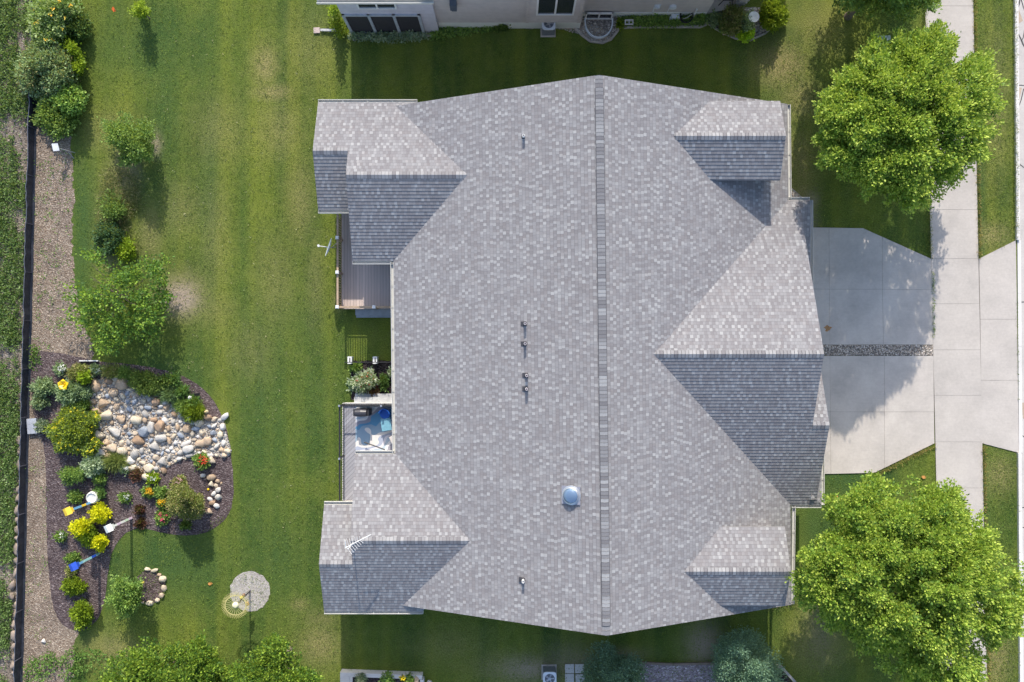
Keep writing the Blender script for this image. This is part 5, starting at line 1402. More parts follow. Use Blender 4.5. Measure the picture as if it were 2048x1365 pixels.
bush(372, 1050, 6, 4, .15, G_MID * .7, 'seedling', 'tiny green seedling in the mulch below the olive shrub', 'plant', seed=49)
# bed between the decks
shrub('dappled_willow', 'spiky white green shrub with red blooms in the dark bed between the decks', 'shrub', spiky([(712, 765), (718, 752), (728, 743), (740, 744), (750, 754), (758, 762), (750, 774), (740, 782), (728, 783), (717, 776)], 6, 8, 8, 2), .8, 260, 12, .14, .028, pal((.55, .62, .42), (.68, .72, .55), (.25, .36, .15), (.12, .22, .07)), None, 251, 9, .5, .06, (14, RED * .8, .045))
bush(712, 733, 8, 7, .35, G_MID, 'small_plant', 'small green plant beside the outer slotted white box', 'plant', seed=52)
bush(706, 768, 6, 10, .3, G_MINT, 'white_edged_plant', 'pale edged low plant at the left edge of the dark bed', 'plant', seed=53)
bush(768, 765, 8, 12, .4, G_DARK, 'small_plant', 'dark sparse plant right of the spiky white green shrub', 'plant', seed=54, gap=.6)
bush(748, 782, 9, 6, .3, G_BURG, 'burgundy_plant', 'deep red leaved plant below the spiky white green shrub', 'plant', seed=55)
bush(784, 744, 4, 7, .3, G_MINT * .8, 'small_plant', 'small pale plant half hidden by the house gutter', 'plant', seed=56)

# ------------------------------------------------------------------ stuff: crop rows, weeds, rough grass, ground litter
def scatter(name, poly, n, per, L, Wd, palette, z=0.04, spread=.06, seed=1, mask=None, label=None, up=.6):
    rng = np.random.default_rng(seed); P = sample_poly(poly, n, rng)
    if mask is not None: P = P[mask(P, rng)]
    C = Wn(P, np.full(len(P), 0.0)); C[:, 2] = z * rng.uniform(.3, 1.6, len(P))
    D = np.tile(np.array([[0, 0, 1.0]]), (len(P), 1))
    V, col = leaf_arrays(C, D, per, spread, L, Wd, palette, up=up, rng=rng)
    V[:, 2] = np.maximum(V[:, 2], .016)
    o = leaf_object(name, V, col, M['leaf'], (C[0, 0], C[0, 1], 0)); return tag(o, label, kind='stuff')
def nz(P, s, seed):
    r = np.random.default_rng(seed); v = 0
    for k in range(6):
        a = r.uniform(0, 6.28); f = s * r.uniform(.6, 1.9); v = v + np.sin((P[:, 0] * math.cos(a) + P[:, 1] * math.sin(a)) * f + r.uniform(0, 6.28))
    return v / 6
def fieldmask(P, rng):
    v = nz(P, .045, 5) + .35 * nz(P, .2, 6)
    row = .22 * np.cos((P[:, 0] - 4) / 26 * 6.28)
    dens = np.clip(.80 + v * 1.5 + row - np.clip((P[:, 1] - 1060) / 300, 0, .5) - .5 * np.exp(-((P[:, 1] - 230) / 60) ** 2), 0.03, 1)
    return rng.random(len(P)) < dens
scatter('field_crop', [(-60, -40), (fx(-40) - 12, -40), (fx(860) - 12, 860), (fx(1400) - 26, 1400), (-60, 1400)], 17000, 6, .085, .032, pal((.09, .17, .045), (.13, .23, .06), (.17, .28, .08), (.23, .33, .13)), .10, .05, 3, fieldmask)
scatter('rough_weeds', [(48, 1330), (80, 1305), (100, 1300), (120, 1320), (150, 1290), (230, 1310), (225, 1420), (40, 1420)], 900, 6, .10, .035, G_WEED * 1.1, .10, .07, 4, lambda P, r: r.random(len(P)) < np.clip(.5 + 1.3 * nz(P, .06, 2), .02, 1))
scatter('mound_grass', smooth_poly([(205, 350), (235, 330), (275, 350), (282, 420), (284, 480), (270, 520), (235, 520), (205, 500), (195, 440)]), 1500, 7, .17, .010, pal((.18, .20, .07), (.26, .25, .10), (.33, .29, .15), (.12, .17, .05)), .12, .06, 5, lambda P, r: r.random(len(P)) < np.clip(.55 + 1.2 * nz(P, .07, 3), .05, 1))
scatter('strip_weeds', [(fx(300) + 6, 300), (140, 300), (140, 640), (110, 700), (fx(700) + 6, 700)], 150, 5, .08, .025, G_WEED * 1.2, .05, .06, 18)
scatter('strip_weeds', [(fx(900) + 6, 900), (92, 900), (100, 1290), (fx(1290) + 6, 1290)], 60, 5, .07, .02, G_WEED * 1.2, .05, .06, 19)
scatter('sunflower_weeds', [(fx(600) + 4, 690), (fx(600) + 12, 690), (80, 700), (80, 740), (60, 740)], 40, 6, .1, .03, G_WEED, .06, .05, 8)
scatter('edge_tufts', [(1546, 1180), (1585, 1180), (1600, 1216), (1530, 1220)], 160, 6, .11, .012, pal((.10, .17, .04), (.2, .2, .08)), .05, .05, 9)
# real blades over the lawn so that its surface is not a flat sheet
lawn_polys = [[(150, -30), (690, -30), (700, 1400), (220, 1400), (215, 1270), (222, 1110), (290, 1062), (380, 1080), (470, 1010), (472, 900), (452, 830), (424, 786), (395, 758), (352, 738), (258, 720), (200, 714), (150, 480)],
              [(700, 80), (1560, 85), (1600, 60), (1845, -30), (1855, 515), (1725, 452), (1625, 452), (1625, 395), (1570, 395), (1570, 205), (700, 205)],
              [(690, 1225), (1640, 1225), (1640, 955), (1748, 950), (1868, 892), (1880, 1400), (690, 1400)], [(1950, -30), (2022, -30), (2026, 478), (1960, 512)], [(1968, 893), (2030, 908), (2036, 1400), (1976, 1400)]]
for i, (q, n) in enumerate(zip(lawn_polys, (24000, 12000, 12000, 2600, 2400))):
    scatter('lawn_blades', q, n, 2, .10, .011, pal((.09, .155, .026), (.13, .20, .032), (.18, .24, .042)), .035, .05, 60 + i, None, None, .15)

TANG = pal((.38, .27, .10), (.30, .24, .08), (.14, .20, .04))
e0 = lambda y: 1849 + y * .0235
scatter('edge_blades', [(sx1(-30) + .5, -30), (sx1(-30) + 4, -30), (sx1(516) + 4, 516), (sx1(516) + .5, 516)], 900, 4, .09, .010, TANG, .05, .03, 81)
scatter('edge_blades', [(sx1(890) + .5, 890), (sx1(890) + 4, 890), (sx1(1400) + 4, 1400), (sx1(1400) + .5, 1400)], 800, 4, .09, .010, TANG, .05, .03, 82)
scatter('edge_blades', [(sx0(-30) - 4, -30), (sx0(-30) + .5, -30), (sx0(516) + .5, 516), (sx0(516) - 4, 516)], 900, 4, .09, .010, pal((.08, .15, .03), (.12, .18, .04), (.2, .2, .07)), .05, .03, 83)
scatter('edge_blades', [(1750, 948), (1868, 889), (1869, 893), (1752, 952)], 260, 4, .09, .010, TANG, .05, .03, 84)
scatter('edge_blades', [(2026, -30), (2028, -30), (2031, 478), (2029, 478)], 600, 4, .09, .010, pal((.08, .15, .03), (.12, .18, .04), (.2, .2, .07)), .08, .03, 85)
scatter('lawn_clover', [(220, 60), (680, 60), (690, 1200), (480, 1000), (470, 880), (330, 740), (300, 500)], 260, 3, .05, .03, pal((.30, .33, .16), (.38, .36, .20)), .04, .02, 86)

# ================================================================== STONES
import bmesh
rock_meshes = []
for s_ in range(9):
    rng = random.Random(300 + s_); bm = bmesh.new(); bmesh.ops.create_icosphere(bm, subdivisions=3, radius=1)
    ax_ = [(Vector((rng.gauss(0, 1), rng.gauss(0, 1), rng.gauss(0, .6))).normalized(), rng.uniform(.50, .86)) for _ in range(9)]
    for v in bm.verts:
        p = v.co.copy()
        for a, c_ in ax_:
            d = p.dot(a)
            if d > c_: p -= a * (d - c_) * .9
        n_ = .05 * math.sin(p.x * 4 + s_) * math.cos(p.y * 5 - s_)
        v.co = p * (1 + n_)
    me = bpy.data.meshes.new('river_stone')
    bm.to_mesh(me); bm.free(); me.polygons.foreach_set('use_smooth', [True] * len(me.polygons)); rock_meshes.append(me)
mcache = {}
def stone(px, py, rx, ry, rot, mat, name, label, group, rng, hz=.62, z=0.0, cat='stone'):
    k = rng.randrange(9)
    if (k, mat) not in mcache:
        m_ = rock_meshes[k].copy(); m_.materials.append(M[mat]); m_.name = 'stone_mesh'; mcache[(k, mat)] = m_
    o = bpy.data.objects.new(name, mcache[(k, mat)]); COL.objects.link(o)
    r_ = min(rx, ry) * U
    o.location = W(px, py) + Vector((0, 0, r_ * hz * .45 + z)); o.scale = (rx * U, ry * U, r_ * hz); o.rotation_euler = (rng.uniform(-.12, .12), rng.uniform(-.12, .12), -rot)
    return tag(o, label, cat, group)
rng = random.Random(5)
desc = {'st_cream': 'cream', 'st_tan': 'tan', 'st_grey': 'grey', 'st_blue': 'blue grey', 'st_rust': 'rust brown', 'st_white': 'white'}
big = [(194, 770, 9, 13, .1, 'st_tan', 'upright tan boulder at the top left corner of the rock bed'), (219, 763, 9, 7, 0, 'st_rust', 'rust brown boulder along the top edge of the rock bed'),
       (246, 768, 14, 11, -.3, 'st_tan', 'large angular tan boulder at the top of the rock bed'), (233, 758, 7, 6, 0, 'st_cream', 'small cream boulder between the two brown ones at the top'),
       (228, 785, 11, 9, .2, 'st_tan', 'rounded tan boulder under the angular top one'), (208, 807, 13, 9, -.4, 'st_tan', 'slanted tan boulder near the left edge of the rock bed'),
       (216, 830, 13, 12, -.4, 'st_cream', 'bright cream boulder in the upper left of the rock bed'), (245, 838, 9, 11, .3, 'st_tan', 'light brown boulder right of the bright cream one'),
       (275, 839, 11, 10, .6, 'st_cream', 'squarish cream boulder in the middle of the rock bed'), (199, 872, 15, 11, -.5, 'st_cream', 'large golden cream boulder at the left edge of the rock bed'),
       (233, 864, 13, 10, .5, 'st_grey', 'large pale grey boulder left of centre in the rock bed'), (290, 863, 12, 10, .3, 'st_blue', 'blue grey boulder with a brown side in the middle'),
       (304, 854, 9, 11, 0, 'st_grey', 'smooth pale grey upright boulder in the middle'), (322, 852, 11, 11, .2, 'st_rust', 'rough rust brown boulder in the middle of the rock bed'),
       (279, 880, 12, 9, .1, 'st_rust', 'flat red brown boulder below the blue grey one'), (227, 896, 11, 12, .1, 'st_cream', 'square cream boulder near the lower left of the rocks'),
       (201, 905, 14, 8, .2, 'st_white', 'long white boulder at the lower left edge'), (246, 901, 10, 9, -.2, 'st_cream', 'cream boulder right of the square one'), (271, 907, 8, 11, 0, 'st_grey', 'grey upright boulder in the lower middle'),
       (324, 875, 12, 9, .2, 'st_grey', 'wide olive grey boulder in the middle right'), (311, 893, 13, 9, .3, 'st_grey', 'grey boulder with a brown corner, lower middle'), (372, 888, 13, 6, -.4, 'st_white', 'long white boulder pointing to the right tail'),
       (380, 897, 12, 10, -.2, 'st_white', 'big smooth white boulder at the right tail'), (380, 910, 8, 6, 0, 'st_grey', 'pale grey boulder under the big smooth white one'), (375, 857, 10, 8, 0, 'st_tan', 'tan boulder in the right part of the rock bed'),
       (400, 845, 9, 9, 0, 'st_cream', 'pale boulder at the top of the right tail'), (417, 835, 12, 8, .3, 'st_rust', 'rust orange boulder beside the small gnome at the right tail'), (452, 832, 10, 7, -.6, 'st_white', 'pale flat stone lying alone on the lawn edge'),
       (403, 886, 12, 8, -.3, 'st_tan', 'tan boulder in the lower right tail'), (418, 881, 9, 11, 0, 'st_tan', 'upright golden tan boulder in the right tail'), (394, 858, 10, 6, 0, 'st_blue', 'flat slate blue boulder in the right tail'),
       (264, 920, 8, 8, 0, 'st_white', 'round white boulder at the lower edge'), (293, 953, 10, 9, 0, 'st_cream', 'lowest round cream boulder of the rock bed'), (267, 935, 9, 8, 0, 'st_cream', 'cream boulder at the lower left of the bottom tip'),
       (221, 912, 10, 7, 0, 'st_tan', 'tan boulder above the spiky grass'), (298, 815, 8, 5, .2, 'st_blue', 'blue grey boulder in the upper middle'), (313, 803, 9, 9, .3, 'st_rust', 'pinkish brown boulder near the feathery grass'),
       (335, 925, 14, 12, .3, 'st_grey', 'wide flat grey boulder near the bottom tip') if False else (327, 923, 11, 9, .3, 'st_grey', 'wide flat grey boulder near the bottom tip'), (300, 936, 12, 8, .5, 'st_cream', 'flat cream boulder above the bottom tip'),
       (187, 803, 8, 7, 0, 'st_tan', 'tan boulder at the far left edge'), (194, 822, 9, 7, 0, 'st_tan', 'pale tan boulder below it at the left edge'), (424, 921, 9, 8, 0, 'st_cream', 'cream boulder right of the red flowering clump'), (421, 911, 7, 5, 0, 'st_white', 'white boulder just above the cream one by the red flowers'),
       (456, 902, 6, 7, 0, 'st_cream', 'cream boulder at the far right end of the tail')]
placed = []
for b_ in big:
    stone(b_[0], b_[1], b_[2] * 1.12, b_[3] * 1.12, b_[4], b_[5], 'river_boulder', b_[6], 'boulders of the dry rock bed', rng, .75, 0.02); placed.append((b_[0], b_[1], (b_[2] + b_[3]) / 2))
rockpoly = [(183, 795), (186, 765), (200, 757), (240, 752), (262, 765), (282, 786), (325, 800), (345, 812), (375, 832), (392, 840), (410, 832), (432, 838), (448, 836), (450, 860), (456, 878), (464, 905), (452, 916), (430, 912), (408, 908), (385, 912),
            (350, 925), (328, 942), (305, 950), (288, 955), (262, 946), (252, 922), (225, 915), (192, 912), (188, 880), (184, 850), (180, 820)]
pR = np.array(rockpoly, float); npr = np.random.default_rng(9)
cls = ['st_cream', 'st_tan', 'st_grey', 'st_blue', 'st_rust', 'st_white']
def addrand(n, r0, r1, tries, ov=.86):
    c = 0
    for _ in range(tries):
        if c >= n: break
        x, y = npr.uniform(pR.min(0), pR.max(0)); r_ = npr.uniform(r0, r1)
        if not in_poly(np.array([[x, y]]), rockpoly)[0]: continue
        if any(math.hypot(x - a, y - b) < (r_ + q) * ov for a, b, q in placed): continue
        left = x < 240; mid = 255 < x < 350
        wts = [.34, .30, .14, .04, .10, .08] if left else ([.22, .18, .30, .14, .08, .08] if mid else [.38, .20, .14, .05, .06, .17])
        m_ = cls[npr.choice(6, p=wts)]
        stone(x, y, r_ * npr.uniform(.9, 1.25), r_ * npr.uniform(.75, 1), npr.uniform(0, 3.1), m_, 'river_stone', 'smaller %s stone filling in between the boulders of the rock bed' % desc[m_], 'small %s stones of the rock bed' % desc[m_], rng, .75, .01)
        placed.append((x, y, r_)); c += 1
    return c
addrand(75, 5.2, 8.2, 5000, .80); addrand(85, 3.6, 5.4, 6000, .82); addrand(60, 2.4, 3.6, 5000, .84)
# pebbles between them: nobody could count these
sheet('rock_bed_base', smooth_poly(rockpoly, 1), .016, M['gravel_bed'], 1.0, 5, 2)
rngp = np.random.default_rng(4)
def pebbles(name, poly, n, r0, r1, palette, z=.02, seed=1):
    rng_ = np.random.default_rng(seed); P = sample_poly(poly, n, rng_); C = Wn(P, np.full(n, 0.0)); C[:, 2] = z
    base = np.array([(1, 0, 0), (-1, 0, 0), (0, 1, 0), (0, -1, 0), (0, 0, 1), (.6, .6, .55), (-.6, .6, .55), (.6, -.6, .55), (-.6, -.6, .55)], float)
    fc = [(0, 5, 7), (0, 2, 5), (2, 6, 5), (2, 1, 6), (1, 8, 6), (1, 3, 8), (3, 7, 8), (3, 0, 7), (4, 7, 5), (4, 5, 6), (4, 6, 8), (4, 8, 7)]
    fc = [f for f in fc]
    r_ = rng_.uniform(r0, r1, (n, 1, 1)); s_ = rng_.uniform(.7, 1.3, (n, 1, 3)); a = rng_.uniform(0, 6.28, n)
    B = base[None] * r_ * s_; ca, sa = np.cos(a)[:, None], np.sin(a)[:, None]
    Bx = B[..., 0] * ca - B[..., 1] * sa; By = B[..., 0] * sa + B[..., 1] * ca
    V = np.stack([Bx, By, B[..., 2] * .8], -1) + C[:, None]
    V = V.reshape(-1, 3); F = (np.array(fc)[None] + (np.arange(n) * 9)[:, None, None]).reshape(-1, 3)
    me = bpy.data.meshes.new(name); o0 = C[0].copy(); o0[2] = 0
    me.vertices.add(len(V)); me.loops.add(F.size); me.polygons.add(len(F)); me.vertices.foreach_set('co', (V - o0).astype(np.float32).ravel()); me.loops.foreach_set('vertex_index', F.astype(np.int32).ravel())
    me.polygons.foreach_set('loop_start', np.arange(0, F.size, 3, dtype=np.int32))
    at = me.color_attributes.new('col', 'FLOAT_COLOR', 'POINT'); cc = np.ones((len(V), 4), np.float32); cc[:, :3] = np.repeat(palette[rng_.integers(0, len(palette), n)] * rng_.uniform(.8, 1.15, (n, 1)), 9, 0); at.data.foreach_set('color', cc.ravel())
    me.materials.append(M['petal']); me.update(calc_edges=True)
    o = bpy.data.objects.new(name, me); COL.objects.link(o); o.location = Vector(o0); return tag(o, kind='stuff')
PEB = pal((.52, .46, .38), (.42, .38, .33), (.62, .57, .49), (.30, .28, .26), (.48, .39, .29), (.40, .40, .40))
pebbles('pebbles', rockpoly, 6500, .022, .055, PEB, .02, 1)
pebbles('driveway_pebbles', [(1640, 691), (1865, 691.5), (1866, 711), (1640, 711)], 4200, .018, .042, pal((.20, .17, .15), (.32, .27, .22), (.46, .40, .34), (.62, .57, .52), (.16, .15, .14)), .03, 2)
pebbles('corner_pebbles', [(1577, 380), (1610, 401), (1577, 401)], 220, .04, .075, pal((.55, .44, .36), (.66, .58, .5), (.45, .33, .26)), .02, 3)
pebbles('bed_pebbles', [(1005, 48), (1150, 44), (1225, 60), (1222, 76), (1205, 84), (1180, 82), (1163, 70), (1110, 56), (1010, 56)], 900, .025, .05, PEB * .9, .015, 4)
pebbles('bed_pebbles', [(1440, 55), (1500, 60), (1550, 40), (1530, 64), (1500, 78), (1470, 74)], 500, .025, .05, PEB * .9, .015, 5)
# curved row of stones in the right of the bed
row = [(407, 951, 6, 6, 'st_white', 'white stone at the upper start of the curved row'), (423, 954, 10, 8, 'st_tan', 'largest tan stone at the upper end of the curved row'), (423, 968, 7, 7, 'st_cream', 'round cream stone second in the curved row'), (436, 962, 5, 5, 'st_tan', 'small tan stone on the outer side near the top of the row'), (443, 967, 3, 3, 'st_tan', 'tiniest tan stone outside the curved row'),
       (433, 971, 5, 5, 'st_cream', 'small cream stone below the round one'), (438, 979, 7, 7, 'st_white', 'pale stone in the upper middle of the row'), (428, 987, 6, 6, 'st_white', 'white stone on the inner side at the middle'), (438, 994, 8, 9, 'st_grey', 'large grey stone in the middle of the curved row'),
       (421, 998, 7, 5, 'st_white', 'flat white stone on the inner side of the row'), (426, 1005, 8, 6, 'st_rust', 'rust orange stone of the curved row'), (434, 1011, 7, 6, 'st_white', 'pale stone below the rust orange one'), (419, 1023, 8, 7, 'st_tan', 'tan stone near the lower end of the row'), (408, 1022, 5, 5, 'st_cream', 'last small cream stone of the curved row'), (395, 1030, 7, 4, 'st_white', 'white stone under the olive shrub')]
for x, y, a, b_, m_, lab in row: stone(x, y, a, b_, rng.uniform(-.5, .5), m_, 'row_stone', lab, 'curved row of stones in the garden bed', rng, .75)
ring = [(296, 1138, 7, 4, .1), (311, 1140, 9, 5, -.25), (320, 1149, 5, 4, 0), (327, 1157, 8, 8, .6), (329, 1175, 6, 8, 0), (325, 1190, 6, 7, .2), (315, 1200, 6, 5, .4), (300, 1206, 10, 5, .1), (286, 1205, 4, 3, 0)]
rl = ['topmost flat stone of the ring bed', 'long stone at the upper right of the ring bed', 'smallest stone in the upper right of the ring bed', 'biggest stone of the ring bed, on its right side', 'upright stone at the right of the ring bed', 'stone below the upright one in the ring bed', 'stone at the lower right of the ring bed', 'long bottom stone of the ring bed', 'tiny end stone at the lower left of the ring bed']
for (x, y, a, b_, r_), lab in zip(ring, rl): stone(x, y, a, b_, r_, 'st_cream' if x != 320 else 'st_tan', 'ring_stone', lab, 'stones ringing the round bed', rng, .8)
yy = 868; i = 0
while yy < 1345:
    hh = rng.uniform(8, 15); ww = rng.uniform(6, 9); xx = fx(yy) - 12 - rng.uniform(0, 3) - (8 if 1150 < yy < 1185 else 0)
    o = stone(xx, yy + hh, ww, hh * .95, rng.uniform(-.15, .15), 'st_block', 'edge_stone', 'flat brown block in the stone row outside the black fence', 'brown blocks along the outside of the fence', rng, .8)
    yy += hh * 1.85 + (24 if i == 2 else 0); i += 1

# ================================================================== YARD THINGS
# silt fence
f0 = W(fx(-40), -40); e = empty('silt_fence', W(fx(650), 650), 'long low black fabric fence along the field at the left', 'fence')
mb = MB(); rngf = random.Random(3); pts = []
for i in range(118):
    y = -30 + i * 12; p = W(fx(y) + math.sin(i * .7) * .5, y); pts.append((p, p + Vector((-0.03 + rngf.uniform(-.03, .03), 0, .52 + rngf.uniform(-.02, .02)))))
for (a, A), (b, B) in zip(pts[:-1], pts[1:]):
    t_ = Vector((.012, 0, 0)); mb.face([a + t_, b + t_, B + t_, A + t_], smooth=True); mb.face([b - t_, a - t_, A - t_, B - t_], smooth=True); mb.face([A + t_, B + t_, B - t_, A - t_])
    mb.face([a + t_ + Vector((.07, 0, .012)), b + t_ + Vector((.07, 0, .012)), b + t_ + Vector((0, 0, .09)), a + t_ + Vector((0, 0, .09))][::-1], smooth=True)
mb.build('fabric', M['fabric_black'], e, e.location)
mb = MB()
for (a, A), (b, B) in zip(pts[:-1], pts[1:]): mb.tube(A, B, 0.016, n=6)
mb.build('top_cord', simple('grey_cord', (0.12, 0.13, 0.17)), e, e.location)
for i in range(0, 118, 8):
    a, A = pts[i]; mb = MB(); mb.box((a + A) / 2 + Vector((.035, 0, .03)), (.035, .035, .62)); mb.build('stake', simple('stake', (0.10, 0.10, 0.13)), e, e.location)

# gravel circle feeder pole and yellow spinner
bp = W(500, 1183); e = empty('garden_spinner', bp, 'tall pole with a big yellow crescent bladed wheel over the gravel circle', 'garden ornament')
top = W(471, 1211, 1.85)
mb = MB(); mb.tube(bp, Vector((bp.x, bp.y, 1.45)), 0.035, n=10); mb.tube(Vector((bp.x, bp.y, 1.4)), Vector((bp.x, bp.y, 1.75)), 0.028); mb.path([Vector((bp.x, bp.y, 1.55)), top + Vector((.2, .1, -.2)), top - Vector((0, 0, .1))], 0.02, 8); mb.build('pole', M['black'], e, bp)
ye = simple('yellow_enamel', (0.60, 0.53, 0.22), 0.4)
axn = Vector((.12, -.10, 1)).normalized(); a_ = axn.orthogonal().normalized(); b_ = axn.cross(a_)
mb = MB(); n = 46
for i in range(n):
    a0 = 2 * math.pi * i / n
    for r0, r1, da0, da1, wd in ((.47, .55, 0, .05, .030), (.55, .63, .05, .15, .020)):
        def pt(r_, a, z_=0): return top + a_ * r_ * math.cos(a) + b_ * r_ * math.sin(a) + axn * z_
        w0 = wd / r0; mb.face([pt(r0, a0 + da0), pt(r1, a0 + da1), pt(r1, a0 + da1 + w0 * .7), pt(r0, a0 + da0 + w0)])
        mb.face([pt(r0, a0 + da0 + w0, -.01), pt(r1, a0 + da1 + w0 * .7, -.01), pt(r1, a0 + da1, -.01), pt(r0, a0 + da0, -.01)])
for r0, r1 in ((.44, .475), ):
    for i in range(40):
        p0, p1 = 2 * math.pi * i / 40, 2 * math.pi * (i + 1) / 40
        mb.face([pt(r0, p0), pt(r1, p0), pt(r1, p1), pt(r0, p1)]); mb.face([pt(r0, p1, -.012), pt(r1, p1, -.012), pt(r1, p0, -.012), pt(r0, p0, -.012)])
mb.build('blade_wheel', ye, e, bp)
mb = MB()
for i in range(24):
    a0 = 2 * math.pi * i / 24; mb.face([pt(.12, a0), pt(.44, a0 + .35), pt(.44, a0 + .40), pt(.12, a0 + .12)])
mb.build('inner_vanes', simple('pale_gold', (0.55, 0.50, 0.25), 0.4), e, bp)
mb = MB(); mb.lathe(top, [(0.0, .10), (.08, .09), (.135, .04), (.15, -.01), (.10, -.04), (0, -.05)], 22, 0, axn); mb.build('hub', simple('cream_enamel', (0.80, 0.76, 0.50), 0.3), e, bp)
fb = W(486, 1193, 1.15); e2 = empty('bird_feeder', fb, 'yellow hanging bird feeder on the spinner pole', 'bird feeder')
mb = MB(); mb.lathe(fb, [(0, 0), (.07, .01), (.08, .22), (.03, .27), (0, .28)], 14); mb.build('seed_tube', simple('yellow_plastic', (0.75, 0.58, 0.05)), e2, fb); mb = MB(); mb.lathe(fb + Vector((.09, .12, .1)), [(0, 0), (.06, .01), (.06, .12), (0, .16)], 12); mb.build('seed_cup', simple('brown_cup', (0.25, 0.14, 0.09)), e2, fb); mb = MB(); mb.path([fb + Vector((0, 0, .27)), Vector((bp.x, bp.y, 1.44))], .008, 5); mb.build('hook', M['black'], e2, fb)
fb = W(494, 1208, .8); e2 = empty('bird_feeder', fb, 'small orange square bird feeder below the yellow one on the spinner pole', 'bird feeder')
mb = MB(); mb.box(fb, (.16, .16, .10), .3); mb.build('tray', simple('orange_wood', (0.50, 0.30, 0.10)), e2, fb); mb = MB(); mb.box(fb + Vector((0, 0, .07)), (.09, .05, .05), .3); mb.build('seed_block', simple('dark_seed', (0.08, 0.05, 0.03)), e2, fb); mb = MB(); mb.path([fb + Vector((0, 0, .08)), Vector((bp.x, bp.y, 1.2))], .008, 5); mb.build('hook', M['black'], e2, fb)

# painted birdhouse posts
def post(px, py, h, c1, c2, roofc, label, segs, rz):
    b = W(px, py); e = empty('birdhouse_post', b, label, 'birdhouse post', 'painted birdhouse posts in the garden bed')
    mb = MB(); mats = [simple('post_paint', c) for c in segs]; n = len(segs)
    for i, c in enumerate(segs): mb.box(b + Vector((0, 0, (i + .5) * h / n)), (.10, .10, h / n - .001), rz, i)
    mb.build('post', mats, e, b)
    mb = MB(); t_ = b + Vector((0, 0, h)); mb.box(t_ + Vector((0, 0, .15)), (.22, .22, .30), rz); hs = mb.build('house_box', simple('box_paint', c1), e, b)
    mb = MB(); q = Matrix.Rotation(.6, 3, 'Y'); q2 = Matrix.Rotation(-.6, 3, 'Y')
    Rz = Matrix.Rotation(rz, 3, 'Z')
    for sg, qq in ((1, q), (-1, q2)): mb.box(t_ + Rz @ Vector((sg * .085, 0, .355)), (.22, .34, .022), rz, 0, qq)
    rf = mb.build('roof', simple('roof_paint', roofc), e, b)
    mb = MB(); d_ = Rz @ Vector((0, -1, 0)); mb.tube(t_ + d_ * .108 + Vector((0, 0, .17)), t_ + d_ * .114 + Vector((0, 0, .17)), .03); mb.build('entrance', M['black'], None, b).parent = hs
    hs.children[0].location = (0, 0, 0)
    return e
BL = (.16, .38, .62); YL = (.85, .58, .05); DB = (.02, .08, .50); AQ = (.30, .55, .58); WHT = (.74, .76, .72); PKW = (.72, .58, .70); GNW = (.55, .70, .52)
post(188, 1003, 1.95, YL, BL, YL, 'tall post painted light blue and yellow with a yellow birdhouse', [BL, BL, YL, BL, BL], .42)
post(263, 1036, 1.85, WHT, WHT, WHT, 'tall white post with pale pink and green bands and a white birdhouse', [PKW, GNW, WHT, PKW, WHT], .42)
post(199, 1107, 1.95, DB, BL, DB, 'tall post banded aqua and dark blue with a deep blue birdhouse', [AQ, DB, AQ, AQ, BL], .42)
# pot
b = W(192, 993); e = empty('white_pot', b, 'round white pot tipped beside the light blue and yellow post', 'pot')
mb = MB(); mb.lathe(b + Vector((0, 0, .0)), [(.12, 0), (.26, .08), (.31, .24), (.28, .38), (.23, .42), (.22, .37), (.0, .34)], 22, 0); mb.build('bowl', simple('white_glaze', (0.75, 0.73, 0.70), 0.3), e, b)
o = bush(200, 985, 8, 8, .5, G_DARK * 1.4, 'pot_plant', 'dark green plant spilling from the round white pot', 'plant', seed=71)
# yellow flower ornament
b = W(146, 768); e = empty('flower_ornament', b, 'big glossy yellow flower shaped ornament at the top of the bed', 'garden ornament')
mb = MB(); mb.tube(b, b + Vector((0, 0, .75)), .02); mb.build('stem', simple('green_stem', (.06, .2, .04)), e, b)
mb = MB(); c = b + Vector((0, 0, .80))
for i in range(5):
    a = 2 * math.pi * i / 5 + .3; u_ = Vector((math.cos(a), math.sin(a), 0)); v_ = Vector((-math.sin(a), math.cos(a), 0))
    mb.face([c + u_ * .05 + v_ * -.06, c + u_ * .17 - v_ * .12 + Vector((0, 0, .08)), c + u_ * .27 + Vector((0, 0, .05)), c + u_ * .17 + v_ * .12 + Vector((0, 0, .08)), c + u_ * .05 + v_ * .06])
    mb.face([c + u_ * .05 + v_ * .06 - Vector((0, 0, .02)), c + u_ * .17 + v_ * .12 + Vector((0, 0, .06)), c + u_ * .27 + Vector((0, 0, .03)), c + u_ * .17 - v_ * .12 + Vector((0, 0, .06)), c + u_ * .05 + v_ * -.06 - Vector((0, 0, .02))])
mb.build('petals', simple('yellow_gloss', (0.80, 0.55, 0.01), 0.3), e, b)
mb = MB(); mb.lathe(c, [(.09, .02), (.08, .07), (.05, .05), (0, .03)], 14); mb.build('center', simple('amber', (0.60, 0.36, 0.01), 0.3), e, b)
